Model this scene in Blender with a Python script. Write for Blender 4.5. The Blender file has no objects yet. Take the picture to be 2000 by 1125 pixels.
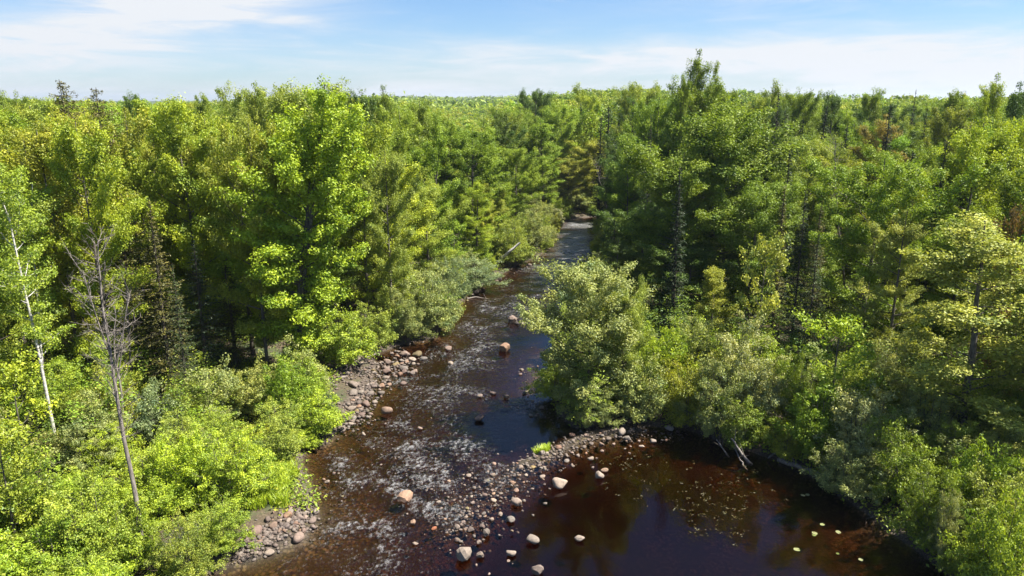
import bpy, math, random
import numpy as np
from mathutils import Vector, Matrix, Euler
R = math.radians
scene = bpy.context.scene
C = scene.collection

# ---------------------------------------------------------------- camera
CAM_H, PITCH, F = 20.0, R(14.4), 1428.0
cam_data = bpy.data.cameras.new("camera")
cam_data.sensor_width = 36.0
cam_data.lens = 36.0 * F / 2000.0
cam_data.clip_start = 0.1
cam_data.clip_end = 20000
cam = bpy.data.objects.new("camera", cam_data)
C.objects.link(cam)
cam.location = (0, 0, CAM_H)
cam.rotation_euler = (math.pi / 2 - PITCH, 0, 0)
scene.camera = cam

# ---------------------------------------------------------------- light
SUN_EL, SUN_AZ = 58.0, 92.0          # azimuth clockwise from +Y (ahead), towards +X (right)
SUN_STRENGTH, SKY_STRENGTH = 5.0, 0.060
sv = Vector((math.cos(R(SUN_EL)) * math.sin(R(SUN_AZ)), math.cos(R(SUN_EL)) * math.cos(R(SUN_AZ)), math.sin(R(SUN_EL))))
sl = bpy.data.lights.new("sun", 'SUN')
sl.energy = SUN_STRENGTH
sl.angle = R(0.53)
sl.color = (1.0, 0.945, 0.83)
so = bpy.data.objects.new("sun", sl)
C.objects.link(so)
so.rotation_euler = sv.to_track_quat('Z', 'Y').to_euler()
so.location = (60, 10, 80)
scene.view_settings.view_transform = 'Standard'
scene.view_settings.look = 'None'
scene.view_settings.gamma = 1.0
scene.view_settings.use_curve_mapping = False
scene.view_settings.exposure = 1.42
scene.cycles.max_bounces = 6
scene.cycles.diffuse_bounces = 1
scene.cycles.glossy_bounces = 2
scene.cycles.transmission_bounces = 3
scene.cycles.transparent_max_bounces = 8
scene.cycles.volume_bounces = 0
scene.cycles.caustics_reflective = False
scene.cycles.caustics_refractive = False


class NT:
    """tiny node-tree helper"""
    def __init__(self, nt):
        self.nt = nt; self.n = nt.nodes; self.l = nt.links
    def new(self, t, **kw):
        n = self.n.new(t)
        for k, v in kw.items():
            if k.startswith('i_'):
                n.inputs[k[2:].replace('_', ' ')].default_value = v
            else:
                setattr(n, k, v)
        return n
    def set(self, sock, v):
        if hasattr(v, 'is_output') or isinstance(v, bpy.types.NodeSocket):
            self.l.new(v, sock)
        elif v is not None:
            sock.default_value = v
    def m(self, op, a, b=None, c=None, clamp=False):
        n = self.n.new('ShaderNodeMath'); n.operation = op; n.use_clamp = clamp
        self.set(n.inputs[0], a)
        if b is not None: self.set(n.inputs[1], b)
        if c is not None: self.set(n.inputs[2], c)
        return n.outputs[0]
    def mix(self, fac, a, b, blend='MIX'):
        n = self.n.new('ShaderNodeMix'); n.data_type = 'RGBA'; n.blend_type = blend
        self.set(n.inputs[0], fac)
        for s, v in ((n.inputs[6], a), (n.inputs[7], b)):
            if isinstance(v, tuple) and len(v) == 3: v = v + (1,)
            self.set(s, v)
        return n.outputs[2]
    def ramp(self, fac, stops, interp='LINEAR'):
        n = self.n.new('ShaderNodeValToRGB'); n.color_ramp.interpolation = interp
        e = n.color_ramp.elements
        while len(e) < len(stops): e.new(0.5)
        for el, (p, c) in zip(e, stops):
            el.position = p; el.color = (c if len(c) == 4 else tuple(c) + (1,))
        self.set(n.inputs[0], fac)
        return n.outputs[0]
    def noise(self, vec, scale, detail=4, rough=0.55, dist=0.0):
        n = self.n.new('ShaderNodeTexNoise')
        n.inputs['Scale'].default_value = scale; n.inputs['Detail'].default_value = detail
        n.inputs['Roughness'].default_value = rough; n.inputs['Distortion'].default_value = dist
        if vec is not None: self.l.new(vec, n.inputs['Vector'])
        return n
    def sstep(self, v, a, b):
        n = self.n.new('ShaderNodeMapRange'); n.interpolation_type = 'SMOOTHSTEP'
        self.set(n.inputs[0], v); n.inputs[1].default_value = a; n.inputs[2].default_value = b
        return n.outputs[0]


world = bpy.data.worlds.new("World")
scene.world = world
world.use_nodes = True
W = NT(world.node_tree)
W.n.clear()
wo = W.new('ShaderNodeOutputWorld')
bg = W.new('ShaderNodeBackground')
bg.inputs[1].default_value = SKY_STRENGTH
W.l.new(bg.outputs[0], wo.inputs[0])
sky = W.new('ShaderNodeTexSky')
sky.sky_type = 'NISHITA'
sky.sun_disc = False
sky.sun_elevation = R(SUN_EL)
sky.sun_rotation = R(SUN_AZ)
sky.altitude = 0
sky.air_density = 1.0
sky.dust_density = 0.35
sky.ozone_density = 2.2
tc = W.new('ShaderNodeTexCoord')
sep = W.new('ShaderNodeSeparateXYZ')
W.l.new(tc.outputs['Generated'], sep.inputs[0])
az = W.m('ARCTAN2', sep.outputs[0], sep.outputs[1])
el = W.m('ARCSINE', sep.outputs[2])
cmb = W.new('ShaderNodeCombineXYZ')
W.l.new(az, cmb.inputs[0]); W.l.new(el, cmb.inputs[1])


def cloud_noise(sx, sy, rot, scale, detail, off=0.0, dist=0.6):
    mp = W.new('ShaderNodeMapping')
    mp.inputs['Scale'].default_value = (sx, sy, 1)
    mp.inputs['Rotation'].default_value = (0, 0, rot)
    mp.inputs['Location'].default_value = (off, off * 0.7, off * 0.3)
    W.l.new(cmb.outputs[0], mp.inputs[0])
    return W.noise(mp.outputs[0], scale, detail, 0.6, dist).outputs[0]


def blob(a0, e0, wa, we, slope=0.0):
    """soft patch of cirrus centred on azimuth a0, elevation e0 (degrees)"""
    da = W.m('SUBTRACT', az, R(a0))
    de = W.m('SUBTRACT', W.m('SUBTRACT', el, R(e0)), W.m('MULTIPLY', da, slope))
    q = W.m('ADD', W.m('POWER', W.m('ABSOLUTE', W.m('DIVIDE', da, R(wa))), 2.0),
            W.m('POWER', W.m('ABSOLUTE', W.m('DIVIDE', de, R(we))), 2.0))
    return W.m('EXPONENT', W.m('MULTIPLY', q, -1.0))


n1 = cloud_noise(1.6, 9.0, R(4), 2.4, 8, 3.1)
n2 = cloud_noise(3.0, 26.0, R(-7), 2.0, 7, 9.4, 1.2)
soft = W.m('ADD', W.m('MULTIPLY', n1, 0.65), W.m('MULTIPLY', n2, 0.45))
env = W.m('MULTIPLY', blob(-29, 4.0, 8.5, 1.9, 0.08), 1.25)
env = W.m('ADD', env, W.m('MULTIPLY', blob(-20, 7.6, 7, 1.7, -0.14), 1.1))
env = W.m('ADD', env, W.m('MULTIPLY', blob(8, 3.0, 24, 1.1, 0.0), 0.5))
env = W.m('ADD', env, W.m('MULTIPLY', blob(26, 2.5, 18, 2.0, 0.0), 0.75))
env = W.m('ADD', env, W.m('MULTIPLY', blob(0, 0.2, 60, 1.5, 0.0), 0.55))
env = W.m('ADD', env, W.m('MULTIPLY', blob(-24, 6.2, 5, 0.9, 0.25), 0.8))
env = W.m('ADD', env, W.m('MULTIPLY', blob(20, 7.5, 14, 0.8, 0.1), 0.22))
cm = W.m('MULTIPLY', env, W.sstep(soft, 0.25, 0.80))
cm = W.m('ADD', cm, W.m('MULTIPLY', W.sstep(soft, 0.50, 0.85), 0.30))
cm = W.m('MULTIPLY', cm, 1.7, clamp=True)
up = W.sstep(el, -0.02, 0.01)
cm = W.m('MULTIPLY', cm, up, clamp=True)
skyc = W.mix(1.0, sky.outputs[0], (0.60, 0.76, 0.98), 'MULTIPLY')
cloud_col = (5.4, 5.6, 5.9)
out = W.mix(cm, skyc, cloud_col)
W.l.new(out, bg.inputs[0])


# ---------------------------------------------------------------- numpy noise + projection
def _hash(ix, iy, s):
    h = (ix.astype(np.int64) * 374761393 + iy.astype(np.int64) * 668265263 + int(s) * 1442695041) & 0xffffffff
    h = ((h ^ (h >> 13)) * 1274126177) & 0xffffffff
    h = h ^ (h >> 16)
    return (h & 0xffffff) / float(0xffffff)


def vn(x, y, s=0):
    x = np.asarray(x, float); y = np.asarray(y, float)
    ix = np.floor(x); iy = np.floor(y)
    fx = x - ix; fy = y - iy
    fx = fx * fx * (3 - 2 * fx); fy = fy * fy * (3 - 2 * fy)
    a = _hash(ix, iy, s); b = _hash(ix + 1, iy, s); c = _hash(ix, iy + 1, s); d = _hash(ix + 1, iy + 1, s)
    return (a + (b - a) * fx) * (1 - fy) + (c + (d - c) * fx) * fy


def fbm(x, y, s=0, o=4):
    v = 0; a = 0.5; t = 0
    for k in range(o):
        v = v + a * vn(x * 2 ** k, y * 2 ** k, s + k * 17); t += a; a *= 0.5
    return v / t


SP, CP = math.sin(PITCH), math.cos(PITCH)


def ray(u, v):
    xc = (u - 1000) / F; yc = (562.5 - v) / F
    return xc, CP + yc * SP, -SP + yc * CP


def gp(u, v, z=0.0):
    """ground point seen at photo pixel (2000 x 1125)"""
    dx, dy, dz = ray(u, v)
    t = (CAM_H - z) / -dz
    return dx * t, dy * t


def at_depth(u, v, y):
    dx, dy, dz = ray(u, v)
    t = y / dy
    return dx * t, CAM_H + dz * t


def to_px(x, y, z):
    dz = z - CAM_H
    f = y * CP - dz * SP
    upc = y * SP + dz * CP
    return 1000 + F * x / f, 562.5 - F * upc / f


# ---------------------------------------------------------------- river outline (world metres)
left_px = [(400, 1125), (440, 1112), (540, 1082), (600, 1058), (622, 1010), (612, 960), (590, 905), (600, 880), (640, 868), (655, 850),
           (680, 820), (705, 790), (728, 750), (738, 715), (728, 694), (790, 672), (850, 660), (885, 610), (915, 575), (965, 545),
           (1010, 520), (1070, 492), (1092, 462), (1094, 438), (1130, 426), (1240, 418)]
right_px = [(1245, 430), (1192, 437), (1170, 452), (1162, 474), (1150, 520), (1135, 560), (1110, 620), (1085, 680), (1068, 720),
            (1075, 770), (1090, 812), (1118, 838), (1180, 838), (1250, 832), (1340, 840), (1400, 862), (1480, 888), (1560, 915), (1620, 958),
            (1700, 1012), (1790, 1080), (1850, 1125)]
far_left = [gp(1330, 416)]
far_right = [gp(1330, 426)]
RIVER = [(-15, -60), (-14.5, 10)] + [gp(*p) for p in left_px] + far_left + far_right + [gp(*p) for p in right_px] + [(22, 16), (26, -60)]
RIVER = np.array(RIVER)


def river_sd(x, y):
    """signed distance to the water's edge, negative in the river"""
    x = np.asarray(x, float); y = np.asarray(y, float)
    d = np.full(x.shape, 1e9); inside = np.zeros(x.shape, bool)
    n = len(RIVER)
    for i in range(n):
        ax, ay = RIVER[i]; bx, by = RIVER[(i + 1) % n]
        ex, ey = bx - ax, by - ay
        t = np.clip(((x - ax) * ex + (y - ay) * ey) / (ex * ex + ey * ey), 0, 1)
        d = np.minimum(d, np.hypot(x - ax - t * ex, y - ay - t * ey))
        if ay != by:
            c = ((ay > y) != (by > y)) & (x < (bx - ax) * (y - ay) / (by - ay) + ax)
            inside ^= c
    return np.where(inside, -d, d)


def capsule(x, y, pts, w):
    """soft mask round a pixel polyline, 1 at its centre"""
    d = np.full(np.shape(x), 1e9)
    P = [gp(*p) for p in pts]
    if len(P) == 1: P = P * 2
    for (ax, ay), (bx, by) in zip(P[:-1], P[1:]):
        ex, ey = bx - ax, by - ay
        L = ex * ex + ey * ey + 1e-9
        t = np.clip(((x - ax) * ex + (y - ay) * ey) / L, 0, 1)
        d = np.minimum(d, np.hypot(x - ax - t * ex, y - ay - t * ey))
    return np.exp(-(d / w) ** 2)


def bars(x, y):
    b = 1.0 * capsule(x, y, [(1240, 838), (1150, 850), (1075, 885), (1020, 905)], 1.1)
    b = np.maximum(b, 0.66 * capsule(x, y, [(1075, 880), (1000, 920), (950, 965), (900, 1020)], 1.6))
    b = np.maximum(b, 0.52 * capsule(x, y, [(700, 800), (740, 755), (775, 710)], 1.7))
    b = np.maximum(b, 0.75 * capsule(x, y, [(455, 1100), (540, 1062), (590, 1030)], 0.8))
    b = np.maximum(b, 0.6 * capsule(x, y, [(1050, 690), (1030, 760), (1060, 800)], 1.0))
    return b


def riffle(x, y):
    r = 1.0 * capsule(x, y, [(740, 860), (820, 900), (880, 960)], 1.9)
    r = np.maximum(r, 0.9 * capsule(x, y, [(690, 900), (760, 960), (850, 1000)], 2.2))
    r = np.maximum(r, 0.75 * capsule(x, y, [(780, 750), (870, 760), (960, 790)], 2.6))
    r = np.maximum(r, 0.7 * capsule(x, y, [(860, 830), (930, 900), (990, 940)], 2.0))
    r = np.maximum(r, 0.75 * capsule(x, y, [(1000, 555), (950, 600), (900, 660), (850, 700)], 2.2))
    r = np.maximum(r, 0.85 * capsule(x, y, [(1130, 440), (1115, 490), (1040, 540)], 4.0))
    r = np.maximum(r, 0.72 * capsule(x, y, [(1080, 540), (960, 640), (900, 720), (850, 800), (720, 940), (700, 1100)], 4.0))
    r = np.maximum(r, 0.6 * capsule(x, y, [(650, 950), (700, 1050), (650, 1110)], 2.0))
    r = np.maximum(r, 0.45 * capsule(x, y, [(780, 1060), (800, 1120)], 1.6))
    return r


def ground_z(x, y):
    x = np.asarray(x, float); y = np.asarray(y, float)
    d = river_sd(x, y)
    b = bars(x, y)
    land = 0.10 * np.clip(d, 0, 1) + 0.9 * (1 - np.exp(-np.clip(d - 0.5, 0, 50) / 3.0)) + 0.35 * (fbm(x * 0.25, y * 0.25, 5, 3) - 0.4) * np.clip(d / 3, 0, 1)
    hill = 7.5 * np.clip((y - 140) / 190, 0, 1) ** 1.2 * np.exp(-((x / np.maximum(y, 1) - 0.19) / 0.13) ** 2) * np.clip(d / 30, 0, 1)
    hill = hill + 3.2 * np.clip((y - 150) / 250, 0, 1) * np.clip((x / np.maximum(y, 1) - 0.02) / 0.06, 0, 1) * np.clip(d / 30, 0, 1)
    hill = hill + 1.0 * np.clip((y - 60) / 120, 0, 1) * np.clip(d / 10, 0, 1)
    far = 13 * np.clip((np.hypot(x, y) - 900) / 1700, 0, 1) ** 1.1
    land = land + hill + far
    depth = 0.12 + 1.15 * (1 - np.exp(np.minimum(d, 0) / 3.8))
    depth = depth * (1 - 0.62 * np.clip(riffle(x, y), 0, 1)) + 0.10 * (fbm(x * 0.9, y * 0.9, 11, 3) - 0.5)
    depth = depth * (1 - np.clip(b, 0, 1)) - 0.16 * np.clip(b - 0.35, 0, 1) + 0.03
    w = np.clip((d + 0.4) / 0.6, 0, 1); w = w * w * (3 - 2 * w)
    z = -depth * (1 - w) + (land + 0.02) * w
    return z


def gz(x, y):
    return float(ground_z(np.array([x]), np.array([y]))[0])


# ---------------------------------------------------------------- mesh helpers
def mesh_np(name, V, faces, mats=(), fmat=None, point_attr=None, smooth=False, col=None):
    """faces: list of (M,k) int arrays"""
    me = bpy.data.meshes.new(name)
    V = np.asarray(V, np.float32)
    me.vertices.add(len(V))
    me.vertices.foreach_set("co", V.ravel())
    faces = [np.asarray(f, np.int32) for f in faces if len(f)]
    loops = np.concatenate([f.ravel() for f in faces])
    counts = np.concatenate([np.full(len(f), f.shape[1], np.int32) for f in faces])
    starts = np.concatenate([[0], np.cumsum(counts)[:-1]]).astype(np.int32)
    me.loops.add(len(loops)); me.loops.foreach_set("vertex_index", loops)
    me.polygons.add(len(counts)); me.polygons.foreach_set("loop_start", starts)
    for m in mats: me.materials.append(m)
    if fmat is not None: me.polygons.foreach_set("material_index", np.asarray(fmat, np.int32))
    me.polygons.foreach_set("use_smooth", np.full(len(counts), smooth))
    for k, a in (point_attr or {}).items():
        at = me.attributes.new(k, 'FLOAT', 'POINT'); at.data.foreach_set("value", np.asarray(a, np.float32))
    if col is not None:
        at = me.attributes.new('col', 'FLOAT_COLOR', 'POINT')
        c4 = np.ones((len(V), 4), np.float32); c4[:, :3] = col
        at.data.foreach_set("color", c4.ravel())
    me.update(calc_edges=True)
    return me


def link(name, me, parent=None):
    o = bpy.data.objects.new(name, me); C.objects.link(o)
    if parent is not None: o.parent = parent
    return o


def tag(o, label=None, cat=None, group=None, kind=None):
    if label: o['label'] = label
    if cat: o['category'] = cat
    if group: o['group'] = group
    if kind: o['kind'] = kind
    return o


class Tubes:
    def __init__(self): self.V = []; self.F = []; self.n = 0
    def add(self, pts, rad, sides=6):
        pts = np.asarray(pts, float); rad = np.asarray(rad, float)
        T = np.gradient(pts, axis=0); T /= np.linalg.norm(T, axis=1)[:, None] + 1e-9
        ref = np.array([1.0, 0.05, 0.02]) if abs(T[0][0]) < 0.8 else np.array([0.02, 1.0, 0.05])
        A = np.cross(T, ref); A /= np.linalg.norm(A, axis=1)[:, None] + 1e-9
        B = np.cross(T, A)
        th = np.arange(sides) * 2 * math.pi / sides
        ring = pts[:, None] + rad[:, None, None] * (np.cos(th)[None, :, None] * A[:, None] + np.sin(th)[None, :, None] * B[:, None])
        n, k = len(pts), sides
        i = np.arange(n - 1)[:, None] * k; j = np.arange(k)[None]; j2 = (j + 1) % k
        f = np.stack([i + j, i + j2, i + k + j2, i + k + j], -1).reshape(-1, 4) + self.n
        self.V.append(ring.reshape(-1, 3)); self.F.append(f); self.n += n * k
    def mesh(self, name, mat):
        return mesh_np(name, np.concatenate(self.V), [np.concatenate(self.F)], [mat], smooth=True)


def unit(a): return a / (np.linalg.norm(a, axis=-1, keepdims=True) + 1e-9)


def kites(rng, P, N, size, aspect=0.62, fold=0.25):
    """leaf-shaped folded quads at P with normals N"""
    n = len(P)
    r = rng.normal(size=(n, 3))
    T = unit(r - N * (r * N).sum(1, keepdims=True))
    B = np.cross(N, T)
    s = np.asarray(size).reshape(-1, 1) * np.ones((n, 1))
    a = P - T * s * 0.5
    c = P + T * s * 0.5
    b = P + B * s * aspect * 0.5 + T * s * 0.08 + N * s * fold * 0.5
    d = P - B * s * aspect * 0.5 + T * s * 0.08 + N * s * fold * 0.5
    V = np.stack([a, b, c, d], 1).reshape(-1, 3)
    Fq = np.arange(n * 4).reshape(-1, 4)
    return V, Fq


# ---------------------------------------------------------------- materials
def new_mat(name):
    m = bpy.data.materials.new(name); m.use_nodes = True
    k = NT(m.node_tree); k.n.clear()
    o = k.new('ShaderNodeOutputMaterial')
    return m, k, o


def leaf_material(name, from_attr=False, trans=0.33, gloss=0.03, rough=0.5):
    m, k, o = new_mat(name)
    if from_attr:
        a = k.new('ShaderNodeAttribute', attribute_name='col'); base = a.outputs['Color']
    else:
        oi = k.new('ShaderNodeObjectInfo'); base = oi.outputs['Color']
    t = k.new('ShaderNodeAttribute', attribute_name='tint').outputs['Fac']
    # young leaves paler and yellower, old ones deeper green
    hi = k.mix(1.0, base, (1.62, 1.45, 1.05), 'MULTIPLY')
    lo = k.mix(1.0, base, (0.50, 0.62, 0.60), 'MULTIPLY')
    colr = k.mix(t, lo, hi)
    df = k.new('ShaderNodeBsdfDiffuse'); k.l.new(colr, df.inputs[0])
    tr = k.new('ShaderNodeBsdfTranslucent')
    k.l.new(k.mix(1.0, colr, (1.24, 1.24, 0.48), 'MULTIPLY'), tr.inputs[0])
    ms = k.new('ShaderNodeMixShader'); ms.inputs[0].default_value = trans
    k.l.new(df.outputs[0], ms.inputs[1]); k.l.new(tr.outputs[0], ms.inputs[2])
    gl = k.new('ShaderNodeBsdfGlossy'); gl.inputs['Roughness'].default_value = rough
    gl.inputs[0].default_value = (0.9, 0.95, 0.85, 1)
    m2 = k.new('ShaderNodeMixShader'); m2.inputs[0].default_value = gloss
    k.l.new(ms.outputs[0], m2.inputs[1]); k.l.new(gl.outputs[0], m2.inputs[2])
    k.l.new(m2.outputs[0], o.inputs[0])
    return m


M = {}
M['leaf'] = leaf_material('broad_leaves')
M['needle'] = leaf_material('needles', trans=0.12, gloss=0.03, rough=0.5)
M['leaf_far'] = leaf_material('far_leaves', True, trans=0.35, gloss=0.03)


def bark_material(name, c1, c2, scale, c3=None, streak=(6, 6, 1.2), lo=0.35, hi=0.65):
    m, k, o = new_mat(name)
    tcn = k.new('ShaderNodeTexCoord')
    mp = k.new('ShaderNodeMapping'); mp.inputs['Scale'].default_value = streak
    k.l.new(tcn.outputs['Object'], mp.inputs[0])
    n = k.noise(mp.outputs[0], scale, 5, 0.65)
    c = k.ramp(n.outputs[0], [(lo, c1), (hi, c2)])
    if c3:
        mp2 = k.new('ShaderNodeMapping'); mp2.inputs['Scale'].default_value = (1.5, 1.5, 7)
        k.l.new(tcn.outputs['Object'], mp2.inputs[0])
        n2 = k.noise(mp2.outputs[0], 1.6, 4, 0.6)
        c = k.mix(k.sstep(n2.outputs[0], 0.58, 0.68), c, c3)
    p = k.new('ShaderNodeBsdfPrincipled'); k.l.new(c, p.inputs['Base Color']); p.inputs['Roughness'].default_value = 0.85
    b = k.new('ShaderNodeBump'); b.inputs['Strength'].default_value = 0.5; b.inputs['Distance'].default_value = 0.03
    k.l.new(n.outputs[0], b.inputs['Height']); k.l.new(b.outputs[0], p.inputs['Normal'])
    k.l.new(p.outputs[0], o.inputs[0])
    return m


M['bark'] = bark_material('grey_brown_bark', (0.055, 0.045, 0.036), (0.17, 0.15, 0.125), 2.5)
M['bark_dark'] = bark_material('dark_bark', (0.035, 0.027, 0.02), (0.10, 0.08, 0.062), 2.5)
M['birch'] = bark_material('white_birch_bark', (0.42, 0.40, 0.37), (0.66, 0.63, 0.58), 1.4, (0.07, 0.06, 0.05), streak=(1.5, 1.5, 5))
M['dead'] = bark_material('weathered_grey_wood', (0.10, 0.082, 0.07), (0.27, 0.235, 0.205), 2.2)


def rock_material(name, from_attr):
    m, k, o = new_mat(name)
    g = k.new('ShaderNodeNewGeometry')
    if from_attr:
        v = k.new('ShaderNodeAttribute', attribute_name='tint').outputs['Fac']
    else:
        v = k.new('ShaderNodeObjectInfo').outputs['Random']
    base = k.ramp(v, [(0.0, (0.20, 0.165, 0.155)), (0.25, (0.30, 0.235, 0.205)), (0.5, (0.37, 0.31, 0.27)), (0.72, (0.25, 0.225, 0.215)),
                      (0.9, (0.43, 0.36, 0.31)), (1.0, (0.36, 0.23, 0.16))])
    if not from_attr:
        oc = k.new('ShaderNodeObjectInfo').outputs['Color']
        base = k.mix(1.0, k.mix(1.0, base, (0.56, 0.555, 0.55), 'MULTIPLY'), oc, 'MULTIPLY')
    if from_attr: base = k.mix(1.0, base, (0.48, 0.465, 0.455), 'MULTIPLY')
    n = k.noise(g.outputs['Position'], 9.0, 6, 0.65)
    n2 = k.noise(g.outputs['Position'], 55.0, 3, 0.7)
    c = k.mix(1.0, base, k.ramp(n.outputs[0], [(0.3, (0.68, 0.66, 0.64)), (0.7, (1.2, 1.17, 1.12))]), 'MULTIPLY')
    c = k.mix(0.5, c, k.mix(1.0, c, k.ramp(n2.outputs[0], [(0.35, (0.55, 0.55, 0.55)), (0.7, (1.3, 1.28, 1.25))]), 'MULTIPLY'))
    # lichen and algae in patches
    n3 = k.noise(g.outputs['Position'], 2.2, 4, 0.6)
    c = k.mix(k.m('MULTIPLY', k.sstep(n3.outputs[0], 0.60, 0.72), 0.35), c, (0.16, 0.15, 0.045))
    # wet band just over the water line, brown slime under it
    s = k.new('ShaderNodeSeparateXYZ'); k.l.new(g.outputs['Position'], s.inputs[0])
    hz = k.m('ADD', s.outputs[2], k.m('MULTIPLY', k.m('SUBTRACT', n.outputs[0], 0.5), 0.08))
    wet = k.m('SUBTRACT', 1.0, k.sstep(hz, 0.015, 0.055))
    c = k.mix(wet, c, k.mix(1.0, c, (0.42, 0.36, 0.30), 'MULTIPLY'))
    p = k.new('ShaderNodeBsdfPrincipled'); k.l.new(c, p.inputs['Base Color'])
    k.l.new(k.m('SUBTRACT', 0.85, k.m('MULTIPLY', wet, 0.55)), p.inputs['Roughness'])
    b = k.new('ShaderNodeBump'); b.inputs['Strength'].default_value = 0.6; b.inputs['Distance'].default_value = 0.03
    k.l.new(n.outputs[0], b.inputs['Height']); k.l.new(b.outputs[0], p.inputs['Normal'])
    k.l.new(p.outputs[0], o.inputs[0])
    return m


M['rock'] = rock_material('river_stone', False)
M['pebble'] = rock_material('river_pebbles', True)


def ground_material():
    m, k, o = new_mat('forest_floor_and_river_bed')
    g = k.new('ShaderNodeNewGeometry'); P = g.outputs['Position']
    sh = k.new('ShaderNodeAttribute', attribute_name='shore').outputs['Fac']      # 0 river bed, 1 dry land
    fa = k.new('ShaderNodeAttribute', attribute_name='faraway').outputs['Fac']
    n = k.noise(P, 0.6, 7, 0.65); n2 = k.noise(P, 7.0, 6, 0.7)
    floor = k.ramp(n2.outputs[0], [(0.3, (0.035, 0.025, 0.016)), (0.5, (0.075, 0.055, 0.034)), (0.7, (0.13, 0.10, 0.06))])
    floor = k.mix(k.sstep(n.outputs[0], 0.45, 0.62), floor, (0.04, 0.06, 0.018))
    vo = k.new('ShaderNodeTexVoronoi'); vo.inputs['Scale'].default_value = 5.5; k.l.new(P, vo.inputs['Vector'])
    vo2 = k.new('ShaderNodeTexVoronoi'); vo2.inputs['Scale'].default_value = 13.0; k.l.new(P, vo2.inputs['Vector'])
    sc_ = k.new('ShaderNodeSeparateColor'); k.l.new(vo.outputs['Color'], sc_.inputs[0])
    cob = k.ramp(sc_.outputs[0], [(0.0, (0.10, 0.075, 0.05)), (0.4, (0.19, 0.145, 0.10)), (0.8, (0.27, 0.21, 0.14)), (1.0, (0.23, 0.20, 0.06))])
    cob = k.mix(k.sstep(vo.outputs['Distance'], 0.35, 0.62), cob, (0.05, 0.035, 0.02))
    sc2 = k.new('ShaderNodeSeparateColor'); k.l.new(vo2.outputs['Color'], sc2.inputs[0])
    gr = k.ramp(sc2.outputs[0], [(0.0, (0.09, 0.07, 0.055)), (0.6, (0.105, 0.080, 0.062)), (1.0, (0.17, 0.135, 0.11))])
    gr = k.mix(k.sstep(vo2.outputs['Distance'], 0.35, 0.6), gr, (0.06, 0.045, 0.035))
    bed = k.mix(1.0, k.mix(k.sstep(n.outputs[0], 0.42, 0.6), cob, gr), (0.50, 0.49, 0.42), 'MULTIPLY')
    c = k.mix(k.sstep(sh, 0.02, 0.30), bed, gr)
    c = k.mix(k.sstep(k.m('ADD', sh, k.m('MULTIPLY', k.m('SUBTRACT', n2.outputs[0], 0.5), 0.3)), 0.3, 0.6), c, floor)
    c = k.mix(fa, c, k.ramp(n2.outputs[0], [(0.3, (0.02, 0.035, 0.01)), (0.7, (0.06, 0.085, 0.025))]))
    p = k.new('ShaderNodeBsdfPrincipled'); k.l.new(c, p.inputs['Base Color']); p.inputs['Roughness'].default_value = 0.9
    b = k.new('ShaderNodeBump'); b.inputs['Strength'].default_value = 0.7; b.inputs['Distance'].default_value = 0.06
    k.l.new(k.m('ADD', n2.outputs[0], k.m('MULTIPLY', vo.outputs['Distance'], -0.8)), b.inputs['Height']); k.l.new(b.outputs[0], p.inputs['Normal'])
    k.l.new(p.outputs[0], o.inputs[0])
    return m


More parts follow.
